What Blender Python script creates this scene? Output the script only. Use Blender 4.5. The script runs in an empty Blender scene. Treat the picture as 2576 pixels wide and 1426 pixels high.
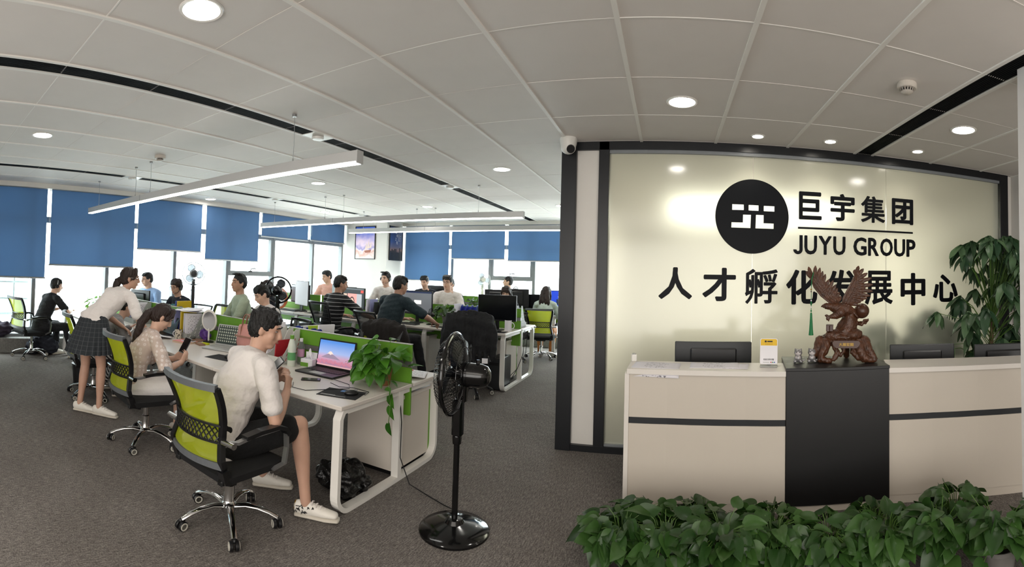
import bpy, bmesh, math, random
from mathutils import Vector, Matrix, Euler
PI = math.pi
R = math.radians
S = bpy.context.scene
COL = S.collection
V = Vector
rnd = random.Random(7)

# ---------------------------------------------------------------- camera, sky, lights, exposure
EYE = 1.55
CEIL = 2.80
cd = bpy.data.cameras.new('camera')
cd.type = 'PANO'
cd.panorama_type = 'CENTRAL_CYLINDRICAL'
cd.central_cylindrical_radius = 1.0
FPX, X0, Y0 = 1199.12, 1683.456, 659.65
cd.central_cylindrical_range_u_min = (0 - X0) / FPX
cd.central_cylindrical_range_u_max = (2576 - X0) / FPX
cd.central_cylindrical_range_v_min = (Y0 - 1426) / FPX
cd.central_cylindrical_range_v_max = Y0 / FPX
cd.clip_end = 1000
cam = bpy.data.objects.new('camera', cd)
COL.objects.link(cam)
rot = (Matrix.Rotation(-0.0371, 3, 'X') @ Matrix.Rotation(0.0167, 3, 'Y')).transposed()
right, fwd, up = rot @ V((1, 0, 0)), rot @ V((0, 1, 0)), rot @ V((0, 0, 1))
mw = Matrix((right, up, -fwd)).transposed().to_4x4()
mw.translation = (0, 0, EYE)
cam.matrix_world = mw
S.camera = cam

w = bpy.data.worlds.new('sky')
S.world = w
w.use_nodes = True
bg = w.node_tree.nodes['Background']
bg.inputs[0].default_value = (0.93, 0.97, 1.0, 1)
bg.inputs[1].default_value = 8.0

S.view_settings.view_transform = 'Standard'
S.view_settings.look = 'None'
S.view_settings.gamma = 1.0
S.view_settings.use_curve_mapping = False
S.view_settings.exposure = 0.72
S.cycles.use_denoising = True
S.cycles.max_bounces = 7
S.cycles.diffuse_bounces = 4
S.cycles.glossy_bounces = 3
S.cycles.transmission_bounces = 5
S.cycles.transparent_max_bounces = 12
S.cycles.caustics_reflective = False
S.cycles.caustics_refractive = False
S.cycles.sample_clamp_indirect = 4.0

def area(name, loc, size, energy, color=(1, 1, 1), rot=(0, 0, 0), sy=None, spread=PI):
    l = bpy.data.lights.new(name, 'AREA')
    l.shape = 'RECTANGLE'
    l.size = size
    l.size_y = sy or size
    l.energy = energy
    l.color = color
    l.spread = spread
    o = bpy.data.objects.new(name, l)
    o.location = loc
    o.rotation_euler = rot
    COL.objects.link(o)
    return o

# unseen fill lights, added behind the camera and behind the glass wall
area('lobby_wall_fill', (.2, -3.1, 1.3), 6.5, 125, (1, .97, .93), rot=(R(90), 0, 0), sy=2.3)  # added upright fill for ceiling and counter; no glazing stands here
area('lobby_ceiling_fill', (.3, -1.2, 2.75), 5.0, 60, (1, .93, .84), sy=2.6)  # added broad soft fill from above
area('inner_room_fill', (1.4, 7.6, 2.7), 2.8, 330, (1, .98, .9), sy=1.6)  # added to brighten the frosted glass from behind

# ---------------------------------------------------------------- materials
def lin(h):
    h = h.lstrip('#')
    c = [int(h[i:i + 2], 16) / 255 for i in (0, 2, 4)]
    return tuple(x / 12.92 if x <= .04045 else ((x + .055) / 1.055) ** 2.4 for x in c) + (1,)

MATS = {}
def mat(name, col, rough=.5, metal=0, spec=.5, noise=0, nscale=20, bump=0, bscale=60, coat=0, trans=0, alpha=1, emit=0, ior=1.45, detail=4, sheen=0, aniso=None):
    if name in MATS: return MATS[name]
    m = bpy.data.materials.new(name)
    m.use_nodes = True
    nt = m.node_tree
    p = nt.nodes['Principled BSDF']
    c = lin(col) if isinstance(col, str) else tuple(col) + (1,) * (4 - len(col))
    p.inputs['Base Color'].default_value = c
    p.inputs['Roughness'].default_value = rough
    p.inputs['Metallic'].default_value = metal
    p.inputs['Specular IOR Level'].default_value = spec
    p.inputs['IOR'].default_value = ior
    p.inputs['Coat Weight'].default_value = coat
    p.inputs['Coat Roughness'].default_value = .06
    p.inputs['Transmission Weight'].default_value = trans
    p.inputs['Alpha'].default_value = alpha
    if sheen: p.inputs['Sheen Weight'].default_value = sheen
    if emit:
        p.inputs['Emission Color'].default_value = c
        p.inputs['Emission Strength'].default_value = emit
    if noise or bump:
        tc = nt.nodes.new('ShaderNodeTexCoord')
    if noise:
        n = nt.nodes.new('ShaderNodeTexNoise')
        n.inputs['Scale'].default_value = nscale
        n.inputs['Detail'].default_value = detail
        nt.links.new(tc.outputs['Object'], n.inputs['Vector'])
        r = nt.nodes.new('ShaderNodeMapRange')
        r.inputs[1].default_value = .25; r.inputs[2].default_value = .75
        r.inputs[3].default_value = 1 - noise; r.inputs[4].default_value = 1 + noise
        nt.links.new(n.outputs['Fac'], r.inputs[0])
        mx = nt.nodes.new('ShaderNodeVectorMath'); mx.operation = 'SCALE'
        mx.inputs[0].default_value = c[:3]
        nt.links.new(r.outputs[0], mx.inputs['Scale'])
        nt.links.new(mx.outputs[0], p.inputs['Base Color'])
    if bump:
        n = nt.nodes.new('ShaderNodeTexNoise')
        n.inputs['Scale'].default_value = bscale
        n.inputs['Detail'].default_value = 3
        nt.links.new(tc.outputs['Object'], n.inputs['Vector'])
        b = nt.nodes.new('ShaderNodeBump')
        b.inputs['Strength'].default_value = bump
        b.inputs['Distance'].default_value = .01 if bscale > 30 else .03
        nt.links.new(n.outputs['Fac'], b.inputs['Height'])
        nt.links.new(b.outputs[0], p.inputs['Normal'])
    MATS[name] = m
    return m

def nodes(m):
    nt = m.node_tree
    return nt, nt.nodes['Principled BSDF'], lambda t: nt.nodes.new('ShaderNode' + t), nt.links.new

def ramp(nt, stops, fac, interp='LINEAR'):
    r = nt.nodes.new('ShaderNodeValToRGB')
    r.color_ramp.interpolation = interp
    e = r.color_ramp.elements
    while len(e) < len(stops): e.new(.5)
    for i, (p, c) in enumerate(stops):
        e[i].position = p
        e[i].color = lin(c) if isinstance(c, str) else c
    nt.links.new(fac, r.inputs[0])
    return r.outputs[0]

M_white = mat('white_laminate', '#cbc3b9', .35, noise=.015, nscale=6)
M_white_metal = mat('white_powder_coat', '#dcd9d3', .3)
M_wall = mat('white_wall_paint', '#d6d2cc', .7, noise=.02, nscale=3)
M_black = mat('black_plastic', '#121214', .35)
M_blackm = mat('black_frame_metal', '#111317', .35, noise=.08, nscale=8)
M_blackfab = mat('black_seat_fabric', '#0b0b0d', .9, noise=.25, nscale=300, bump=.3, bscale=500)
M_grey = mat('grey_plastic', '#6d6f70', .45)
M_ltgrey = mat('light_grey_plastic', '#a9aaa6', .5)
M_chrome = mat('chrome', '#d8d8d8', .12, metal=1)
M_alu = mat('brushed_aluminium', '#a5a5a5', .38, metal=.9)
M_green = mat('green_panel', '#5f9027', .5, noise=.04, nscale=5)
M_paper = mat('white_paper', '#dedce0', .8, noise=.02, nscale=10)
M_dark = mat('charcoal_plastic', '#222426', .4)
M_screenoff = mat('dark_screen', '#0d0f12', .15)
M_win = mat('window_frame_metal', '#7b7f82', .45, noise=.03)
M_stone = mat('grey_stone', '#73726e', .75, noise=.35, nscale=45, bump=.4, bscale=90)
M_wood = mat('carved_rosewood', '#4a2c1b', .3, noise=.5, nscale=30, bump=.35, bscale=140)

# ---------------------------------------------------------------- scene graph helpers
def tag(o, label=None, cat=None, group=None, kind=None):
    if label: o['label'] = label
    if cat: o['category'] = cat
    if group: o['group'] = group
    if kind: o['kind'] = kind
    return o

def thing(name, label, cat, loc=(0, 0, 0), rz=0, group=None, sc=None):
    o = bpy.data.objects.new(name, None)
    o.empty_display_size = .05
    COL.objects.link(o)
    o.location = loc
    o.rotation_euler = (0, 0, rz)
    if sc: o.scale = (sc,) * 3 if not hasattr(sc, '__len__') else sc
    return tag(o, label, cat, group)

def inst(name, me, parent=None, loc=(0, 0, 0), rot=(0, 0, 0), sc=None):
    o = bpy.data.objects.new(name, me)
    COL.objects.link(o)
    o.parent = parent
    o.location = loc
    if isinstance(rot, Matrix): o.rotation_euler = rot.to_euler()
    else: o.rotation_euler = rot
    if sc is not None: o.scale = (sc,) * 3 if not hasattr(sc, '__len__') else sc
    return o

KIDS = None
def copy_tree(o, parent=None):
    c = o.copy()
    COL.objects.link(c)
    c.parent = parent
    for ch in list(o.children): copy_tree(ch, c)
    return c

def dup(root, label, loc, rz=0, group=None):
    c = copy_tree(root)
    c.location = loc
    c.rotation_euler = (0, 0, rz)
    c['label'] = label
    if group: c['group'] = group
    return c

# ---------------------------------------------------------------- mesh builder
class MB:
    def __init__(s): s.v = []; s.f = []; s.m = []; s.mi = 0; s.T = None
    def add(s, vs, fs):
        b = len(s.v)
        if s.T is not None: vs = [s.T @ V(p) for p in vs]
        s.v += [tuple(p) for p in vs]
        s.f += [tuple(i + b for i in f) for f in fs]
        s.m += [s.mi] * len(fs)
        return s
    def box(s, a, b, bev=0):
        x0, x1 = sorted((a[0], b[0])); y0, y1 = sorted((a[1], b[1])); z0, z1 = sorted((a[2], b[2]))
        bev = min(bev, (x1 - x0) * .49, (y1 - y0) * .49, (z1 - z0) * .49)
        if bev <= 0:
            s.add([(x0, y0, z0), (x1, y0, z0), (x1, y1, z0), (x0, y1, z0), (x0, y0, z1), (x1, y0, z1), (x1, y1, z1), (x0, y1, z1)],
                  [(0, 3, 2, 1), (4, 5, 6, 7), (0, 1, 5, 4), (1, 2, 6, 5), (2, 3, 7, 6), (3, 0, 4, 7)])
            return s
        vs = []; idx = {}
        for i, (X, sx) in enumerate(((x0, 1), (x1, -1))):
            for j, (Y, sy) in enumerate(((y0, 1), (y1, -1))):
                for k, (Z, sz) in enumerate(((z0, 1), (z1, -1))):
                    for ax in range(3):
                        p = [X + sx * bev, Y + sy * bev, Z + sz * bev]
                        p[ax] = (X, Y, Z)[ax]
                        idx[(i, j, k, ax)] = len(vs); vs.append(p)
        I = lambda i, j, k, a: idx[(i, j, k, a)]
        fs = []
        for a in range(3):
            for e in (0, 1):
                q = []
                for u, v in ((0, 0), (1, 0), (1, 1), (0, 1)):
                    ijk = [0, 0, 0]; ijk[a] = e; ijk[(a + 1) % 3] = u; ijk[(a + 2) % 3] = v
                    q.append(I(*ijk, a))
                fs.append(tuple(q if e else q[::-1]))
        for a in range(3):
            b_, c_ = (a + 1) % 3, (a + 2) % 3
            for u in (0, 1):
                for v in (0, 1):
                    def P(e, ax):
                        ijk = [0, 0, 0]; ijk[a] = e; ijk[b_] = u; ijk[c_] = v
                        return I(*ijk, ax)
                    q = [P(0, b_), P(1, b_), P(1, c_), P(0, c_)]
                    fs.append(tuple(q[::-1] if u == v else q))
        for i in (0, 1):
            for j in (0, 1):
                for k in (0, 1):
                    q = [I(i, j, k, 0), I(i, j, k, 1), I(i, j, k, 2)]
                    fs.append(tuple(q if (i + j + k) % 2 else q[::-1]))
        return s.add(vs, fs)
    def ring(s, rings, closed=False, caps=True):
        n = len(rings[0]); vs = [p for r in rings for p in r]; fs = []
        m = len(rings)
        for i in range(m if closed else m - 1):
            for j in range(n):
                a, b = i * n + j, i * n + (j + 1) % n
                c, d = ((i + 1) % m) * n + (j + 1) % n, ((i + 1) % m) * n + j
                fs.append((a, b, c, d))
        if caps and not closed:
            fs.append(tuple(range(n))[::-1]); fs.append(tuple((m - 1) * n + j for j in range(n)))
        return s.add(vs, fs)
    def cyl(s, p0, p1, r0, r1=None, n=16):
        p0, p1 = V(p0), V(p1)
        r1 = r0 if r1 is None else r1
        t = (p1 - p0).normalized(); a = t.orthogonal().normalized(); b = t.cross(a)
        C = [(math.cos(2 * PI * i / n), math.sin(2 * PI * i / n)) for i in range(n)]
        return s.ring([[p + (a * c + b * d) * r for c, d in C] for p, r in ((p0, r0), (p1, r1))])
    def tube(s, pts, r, n=8, closed=False, flat=1, side=None):
        pts = [V(p) for p in pts]; m = len(pts); rings = []
        prev = V(side) if side is not None else None
        for i, p in enumerate(pts):
            if closed: t = pts[(i + 1) % m] - pts[i - 1]
            else: t = pts[min(i + 1, m - 1)] - pts[max(i - 1, 0)]
            t.normalize()
            if prev is None: a = t.orthogonal().normalized()
            else:
                a = (side and V(side) or prev); a = a - t * a.dot(t)
                a = a.normalized() if a.length > 1e-6 else t.orthogonal().normalized()
            prev = a; b = t.cross(a)
            rr = r[i] if hasattr(r, '__len__') else r
            rings.append([p + a * (math.cos(2 * PI * j / n) * rr) + b * (math.sin(2 * PI * j / n) * rr * flat) for j in range(n)])
        return s.ring(rings, closed)
    def bar(s, pts, w, h, side, closed=False):
        """rectangular bar swept along pts; w along the side vector, h across"""
        pts = [V(p) for p in pts]; m = len(pts); rings = []; sd = V(side).normalized()
        for i in range(m):
            if closed: t = pts[(i + 1) % m] - pts[i - 1]
            else: t = pts[min(i + 1, m - 1)] - pts[max(i - 1, 0)]
            t.normalize(); b = t.cross(sd).normalized()
            k = 1
            if 0 < i < m - 1 or closed:
                t1 = (pts[i] - pts[i - 1]).normalized(); k = 1 / max(.4, abs(t1.dot(t)))
            rings.append([pts[i] + sd * (x * w / 2) + b * (y * h / 2 * k) for x, y in ((-1, -1), (1, -1), (1, 1), (-1, 1))])
        return s.ring(rings, closed)
    def lathe(s, prof, c=(0, 0, 0), n=24, axis='Z'):
        rings = []
        for r, z in prof:
            r = max(r, 1e-4); ring = []
            for j in range(n):
                x, y = r * math.cos(2 * PI * j / n), r * math.sin(2 * PI * j / n)
                p = (x, y, z) if axis == 'Z' else ((z, x, y) if axis == 'X' else (y, z, x))
                ring.append((p[0] + c[0], p[1] + c[1], p[2] + c[2]))
            rings.append(ring)
        return s.ring(rings)
    def ell(s, c, r, n=14, m=9, rot=None):
        r = (r,) * 3 if not hasattr(r, '__len__') else r
        vs = []; fs = []
        for i in range(m + 1):
            th = PI * i / m
            for j in range(n):
                ph = 2 * PI * j / n
                q = V((r[0] * math.sin(th) * math.cos(ph), r[1] * math.sin(th) * math.sin(ph), -r[2] * math.cos(th)))
                if rot is not None: q = rot @ q
                vs.append(q + V(c))
        for i in range(m):
            for j in range(n):
                fs.append((i * n + j, i * n + (j + 1) % n, (i + 1) * n + (j + 1) % n, (i + 1) * n + j))
        return s.add(vs, fs)
    def prism(s, poly, d, axis='Y', at=0):
        """closed outline (2D) extruded by d along an axis, from coordinate at"""
        n = len(poly)
        def P(u, v, k): return {'Y': (u, k, v), 'Z': (u, v, k), 'X': (k, u, v)}[axis]
        A = sum(poly[i][0] * poly[(i + 1) % n][1] - poly[(i + 1) % n][0] * poly[i][1] for i in range(n))
        if (A < 0) != (axis == 'Y'): poly = poly[::-1]
        vs = [P(u, v, at) for u, v in poly] + [P(u, v, at + d) for u, v in poly]
        lo, hi = tuple(range(n)), tuple(range(n, 2 * n))
        fs = [lo[::-1], hi] + [(i, (i + 1) % n, n + (i + 1) % n, n + i) for i in range(n)]
        if d < 0: fs = [f[::-1] for f in fs]
        return s.add(vs, fs)
    def grid(s, fn, nu, nv, thick=0, closeu=False):
        vs = [V(fn(i / nu, j / nv)) for j in range(nv + 1) for i in range(nu + 1)]
        W = nu + 1
        fs = [(j * W + i, j * W + i + 1, (j + 1) * W + i + 1, (j + 1) * W + i) for j in range(nv) for i in range(nu)]
        return s.add(vs, fs)
    def loft(s, pts, rads, side=None, n=14):
        pts = [V(p) for p in pts]; m = len(pts)
        rads = [(r, r) if not hasattr(r, '__len__') else r for r in rads]
        fr = []; prev = None
        for i in range(m):
            t = (pts[min(i + 1, m - 1)] - pts[max(i - 1, 0)]).normalized()
            a = V(side) if side is not None else (prev if prev is not None else t.orthogonal())
            a = a - t * a.dot(t)
            a = a.normalized() if a.length > 1e-5 else t.orthogonal().normalized()
            prev = a; fr.append((t, a, t.cross(a)))
        R_ = []
        def put(p, f, ra, rb):
            R_.append([p + f[1] * (math.cos(2 * PI * j / n) * ra) + f[2] * (math.sin(2 * PI * j / n) * rb) for j in range(n)])
        r0 = min(rads[0]); r1 = min(rads[-1])
        for k in (.98, .8, .45): put(pts[0] - fr[0][0] * (r0 * k), fr[0], rads[0][0] * math.sqrt(1 - k * k), rads[0][1] * math.sqrt(1 - k * k))
        for p, f, r in zip(pts, fr, rads): put(p, f, *r)
        for k in (.45, .8, .98): put(pts[-1] + fr[-1][0] * (r1 * k), fr[-1], rads[-1][0] * math.sqrt(1 - k * k), rads[-1][1] * math.sqrt(1 - k * k))
        return s.ring(R_)
    def mesh(s, name, mats, smooth=False, angle=None):
        me = bpy.data.meshes.new(name)
        me.from_pydata(s.v, [], s.f)
        for m_ in (mats if isinstance(mats, (list, tuple)) else [mats]): me.materials.append(m_)
        if max(s.m, default=0): me.polygons.foreach_set('material_index', s.m)
        if smooth: me.polygons.foreach_set('use_smooth', [True] * len(me.polygons))
        if len(s.f) < 8000:
            bm = bmesh.new(); bm.from_mesh(me)
            bmesh.ops.recalc_face_normals(bm, faces=bm.faces)
            bm.to_mesh(me); bm.free()
        me.update()
        if smooth and angle != 0: me.set_sharp_from_angle(angle=R(angle or 40))
        return me
    def build(s, name, mats, parent=None, smooth=False, loc=(0, 0, 0), rot=(0, 0, 0), angle=None):
        return inst(name, s.mesh(name, mats, smooth, angle), parent, loc, rot)

def bx(name, a, b, m, parent=None, bev=0): return MB().box(a, b, bev).build(name, m, parent)
def struct(o): o['kind'] = 'structure'; return o

def arc(c, r, a0, a1, n, axes=(0, 1)):
    out = []
    for i in range(n + 1):
        a = R(a0 + (a1 - a0) * i / n); p = list(c)
        p[axes[0]] += r * math.cos(a); p[axes[1]] += r * math.sin(a)
        out.append(tuple(p))
    return out

def text_mesh(body, size, bold=0, extrude=.002, m=None, sx=1, align='LEFT', spacing=1):
    cu = bpy.data.curves.new('lettering', 'FONT')
    cu.body = body
    cu.size = size
    cu.offset = bold
    cu.extrude = extrude
    cu.align_x = align
    cu.space_character = spacing
    cu.resolution_u = 3
    o = bpy.data.objects.new('lettering', cu)
    COL.objects.link(o)
    dg = bpy.context.evaluated_depsgraph_get()
    me = bpy.data.meshes.new_from_object(o.evaluated_get(dg))
    bpy.data.objects.remove(o)
    bpy.data.curves.remove(cu)
    for v in me.vertices: v.co.x *= sx
    me.materials.clear()
    me.materials.append(m or M_black)
    return me

def remesh(mb, name, mats, parent=None, voxel=.012, smooth=4, factor=.5, disp=None, dec=None):
    """one continuous skin over all the overlapping closed pieces in mb"""
    me = mb.mesh('tmp', [])
    o = bpy.data.objects.new('tmp', me)
    COL.objects.link(o)
    r = o.modifiers.new('r', 'REMESH'); r.mode = 'VOXEL'; r.voxel_size = voxel
    if smooth:
        q = o.modifiers.new('s', 'SMOOTH'); q.iterations = smooth; q.factor = factor
    if dec:
        d = o.modifiers.new('d', 'DECIMATE'); d.ratio = dec
    dg = bpy.context.evaluated_depsgraph_get()
    out = bpy.data.meshes.new_from_object(o.evaluated_get(dg))
    bpy.data.objects.remove(o); bpy.data.meshes.remove(me)
    out.name = name
    if disp:
        ns = [v.normal.copy() for v in out.vertices]
        for v, n in zip(out.vertices, ns): v.co += n * disp(v.co, n)
    out.materials.clear()
    for m_ in (mats if isinstance(mats, (list, tuple)) else [mats]): out.materials.append(m_)
    out.polygons.foreach_set('use_smooth', [True] * len(out.polygons))
    return inst(name, out, parent)
# ================================================================ THE ROOM
XL, YB, YS = -7.85, 10.42, 4.30          # window wall, back wall, front of the glass sign wall
# ---- carpet
mc = mat('grey_loop_carpet', '#5b5856', .95, spec=.1)
nt, p, N, L = nodes(mc)
tc = N('TexCoord')
n1 = N('TexNoise'); n1.inputs['Scale'].default_value = 110; n1.inputs['Detail'].default_value = 4; L(tc.outputs['Object'], n1.inputs[0])
n2 = N('TexNoise'); n2.inputs['Scale'].default_value = 1.6; n2.inputs['Detail'].default_value = 4; L(tc.outputs['Object'], n2.inputs[0])
mp = N('Mapping'); mp.inputs['Scale'].default_value = (1, .16, 1); L(tc.outputs['Object'], mp.inputs[0])
n3 = N('TexNoise'); n3.inputs['Scale'].default_value = 130; n3.inputs['Detail'].default_value = 2; L(mp.outputs[0], n3.inputs[0])
a1 = N('Math'); a1.operation = 'MULTIPLY_ADD'; a1.inputs[1].default_value = .55; L(n1.outputs['Fac'], a1.inputs[0])
a2 = N('Math'); a2.operation = 'MULTIPLY'; a2.inputs[1].default_value = .45; L(n3.outputs['Fac'], a2.inputs[0]); L(a2.outputs[0], a1.inputs[2])
c1 = ramp(nt, [(.36, '#524f4c'), (.5, '#6e6965'), (.64, '#8c8681')], a1.outputs[0])
mx = N('Mix'); mx.data_type = 'RGBA'; mx.blend_type = 'MULTIPLY'; mx.inputs[0].default_value = .5
L(c1, mx.inputs[6]); L(ramp(nt, [(.3, '#c9c6c4'), (.7, '#ffffff')], n2.outputs['Fac']), mx.inputs[7])
L(mx.outputs[2], p.inputs['Base Color'])
bp = N('Bump'); bp.inputs['Strength'].default_value = .5; bp.inputs['Distance'].default_value = .01; L(a1.outputs[0], bp.inputs['Height']); L(bp.outputs[0], p.inputs['Normal'])
struct(MB().box((XL - .1, -3.2, -.06), (4.0, YB + .1, 0)).build('floor', mc))

# ---- ceiling: plaster above, 67 cm tiles, T-bars, slot diffusers
m_tile = mat('ceiling_tile_white', '#e2dcd6', .62, noise=.02, nscale=3)
m_tbar = mat('ceiling_grid_bar', '#efece6', .45)
m_gap = mat('ceiling_shadow_gap', '#5f5c58', .8)
ceiling = struct(MB().box((XL - .1, -3.2, CEIL + .045), (4.0, YB + .1, CEIL + .15)).build('ceiling', m_gap))
P = .67
slots = [(-6.42, -6.22), (-3.105, -2.92), (1.745, 1.93)]
cols = [(XL + .1, -7.07), (-7.07, -6.42), (-6.22, -5.785)] + [(-5.785 + P * i, -5.115 + P * i) for i in range(4)] + [(-2.92, -2.28)] + \
       [(-2.28 + P * i, -1.61 + P * i) for i in range(6)] + [(1.93, 2.6), (2.6, 3.27), (3.27, 3.75)]
ystart = 2.228 - .674 * 3
rows = [(ystart + .674 * i, ystart + .674 * (i + 1)) for i in range(16)]
unit = MB().box((-.5, -.5, 0), (.5, .5, 1)).mesh('ceiling_tile', m_tile)
for a, b in cols:
    for c, d in rows:
        d = min(d, YB - .12)
        if d - c < .1: continue
        if a > -1.0 and c > YS: continue
        if a > -1.0 and d > YS: d = YS - .02
        inst('ceiling_tile', unit, ceiling, ((a + b) / 2, (c + d) / 2, CEIL + rnd.uniform(0, .0015)), (0, 0, 0), (b - a - .014, d - c - .009, .03))
xb = sorted({round(v, 3) for ab in cols for v in ab})
for x in xb:
    y1 = YB - .12 if x < -.95 else YS
    bx('grid_bar', (x - .013, ystart, CEIL - .008), (x + .013, y1, CEIL + .03), m_tbar, ceiling)
for c, d in rows[1:]:
    bx('cross_bar', (XL + .1, c - .004, CEIL - .001), (3.75 if c < YS else -1.0, c + .004, CEIL + .03), m_tbar if rows.index((c, d)) % 2 else m_tile, ceiling)
# plain ceiling over the lobby behind the photographer
bx('lobby_ceiling_panel', (XL - .1, -3.2, CEIL), (4.0, ystart, CEIL + .04), m_tile, ceiling)

M_ggrim = mat('slot_rim_grey', '#4c5053', .5)
M_slotm = mat('matt_black_louvre', '#0d0f12', .75, spec=.15)
def slot_diffuser(x0, x1, y0, y1, label, plates):
    t = thing('slot_diffuser', label, 'ceiling vent', ((x0 + x1) / 2, y0, CEIL), 0, 'slot diffusers in the ceiling')
    h = (x1 - x0) / 2; Ln = y1 - y0
    bx('back_box', (-h, 0, .02), (h, Ln, .045), M_slotm, t)
    m = MB()
    for sx in (-1, 1): m.box((sx * h - .012 * (sx > 0), 0, -.006), (sx * h + .012 * (sx < 0), Ln, .03))
    m.build('rim', M_ggrim, t)
    m = MB()
    n = 9
    for i in range(n):
        x = -h + .018 + (2 * h - .036) * (i + .5) / n
        m.box((x - .0045, 0, -.002), (x + .0045, Ln, .02))
    tag(m.build('louvre_bars', M_slotm, t), kind='stuff')
    for y in plates:
        bx('blank_plate', (-h + .012, y - y0 - .13, -.008), (h - .012, y - y0 + .13, .02), M_white_metal, t)
        MB().lathe([(.0, -.035), (.05, -.033), (.056, -.02), (.056, -.012), (.04, -.008)], (0, y - y0, 0)).build('cover_disc', M_white_metal, t, True)
slot_diffuser(-3.105, -2.92, ystart, 10.1, 'long black slot diffuser running over the front desks to the back', [3.25, 6.0, 9.0])
slot_diffuser(-6.42, -6.22, ystart, 9.75, 'black slot diffuser near the window blinds, partly behind the pendant', [2.95, 5.75, 8.3])
slot_diffuser(1.745, 1.93, ystart, YS, 'black slot diffuser running from the right edge to the sign wall', [])

# ---- walls
m_l = struct(MB().box((XL - .1, -3.2, -.06), (XL, .2, CEIL)).build('wall_left', M_wall))
struct(MB().box((XL - .1, -3.3, -.06), (4.0, -3.2, CEIL + .1)).build('wall_front', M_wall))
struct(MB().box((3.75, -3.2, -.06), (3.9, YB + .2, CEIL + .1)).build('wall_right', M_wall))
struct(MB().box((-1.02, YB, -.06), (3.9, YB + .1, CEIL + .1)).build('wall_back', M_wall))
# white pier at the very right edge of the view
struct(MB().box((1.862, 1.9, 0), (2.05, 2.06, CEIL)).build('wall_pier', mat('white_pier_paint', '#e2dedb', .6)))
# white column in the far corner
col_o = struct(MB().box((XL - .05, 9.5, 0), (-6.42, YB + .1, CEIL)).build('column', M_wall))
# bulkheads above the blinds
struct(MB().box((XL - .1, .2, CEIL - .075), (XL + .22, 9.5, CEIL + .05)).build('trim_1', M_wall))
struct(MB().box((-6.42, YB - .22, CEIL - .07), (-1.0, YB + .1, CEIL + .05)).build('trim_2', M_wall))
# stone ledges below the glass
struct(MB().box((XL - .1, .2, 0), (XL + .24, 9.5, .24), .008).build('trim_3', M_stone))
struct(MB().box((-6.42, YB - .2, 0), (-1.0, YB + .1, .24), .008).build('trim_4', M_stone))

# ---- glazing
m_glass = bpy.data.materials.new('window_glass'); m_glass.use_nodes = True
nt = m_glass.node_tree; nt.nodes.clear()
o_ = nt.nodes.new('ShaderNodeOutputMaterial'); tr = nt.nodes.new('ShaderNodeBsdfTransparent'); gl = nt.nodes.new('ShaderNodeBsdfGlossy'); mi = nt.nodes.new('ShaderNodeMixShader')
tr.inputs[0].default_value = (.93, .97, .96, 1); gl.inputs['Roughness'].default_value = .02; mi.inputs[0].default_value = .05
nt.links.new(tr.outputs[0], mi.inputs[1]); nt.links.new(gl.outputs[0], mi.inputs[2]); nt.links.new(mi.outputs[0], o_.inputs[0])

wn = [0]
def window(axis, at, u0, u1, sash=None, transom=2.22):
    wn[0] += 1
    def bxx(m, ua, ub, za, zb, d0=-.06, d1=.06):
        if axis == 'X': m.box((at + d0, ua, za), (at + d1, ub, zb), .004)
        else: m.box((ua, at + d0, za), (ub, at + d1, zb), .004)
        return m
    root = bpy.data.objects.new('window_%d' % wn[0], None); COL.objects.link(root); root['kind'] = 'structure'
    m = MB(); z0, z1 = .24, CEIL
    bxx(m, u0, u0 + .035, z0, z1); bxx(m, u1 - .035, u1, z0, z1)
    bxx(m, u0, u1, z0, z0 + .05); bxx(m, u0, u1, z1 - .05, z1)
    m.build('mullion_frame', M_win, root)
    bxx(MB(), u0 + .035, u1 - .035, transom - .05, transom + .05, -.05, .05).build('transom_bar', M_win, root)
    bxx(MB(), u0 + .035, u1 - .035, z0 + .05, transom - .05, -.006, .006).build('lower_pane', m_glass, root)
    bxx(MB(), u0 + .035, u1 - .035, transom + .05, z1 - .05, -.006, .006).build('upper_pane', m_glass, root)
    if sash:
        m = MB()
        bxx(m, u0 + .035, u1 - .035, sash - .05, sash + .05, -.05, .055)
        for a, b in ((u0 + .035, u0 + .09), (u1 - .09, u1 - .035)): bxx(m, a, b, sash + .05, transom - .05, -.05, .055)
        s = m.build('sash_frame', M_win, root)
        c = (u0 + u1) / 2; m = MB()
        sgn = 1 if axis == 'X' else -1
        q = lambda u, d, z: (at + sgn * d, u, z) if axis == 'X' else (u, at + sgn * d, z)
        m.tube([q(c - .03, .07, sash + .05), q(c - .03, .09, sash + .1), q(c + .06, .09, sash + .115), q(c + .09, .09, sash + .1)], .011)
        m.box(q(c - .07, .055, sash + .03), q(c + .01, .08, sash + .06))
        m.build('window_handle', M_black, root)
my = [.2, 1.9, 3.22, 4.6, 5.85, 7.12, 8.4, 9.5]
for i in range(7): window('X', XL, my[i], my[i + 1], sash=1.42 if i == 4 else None)
mxs = [-6.42, -5.08, -4.1, -3.03, -2.0, -1.0]
for i in range(5): window('Y', YB, mxs[i], mxs[i + 1], sash=1.5 if i == 2 else None)

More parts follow.
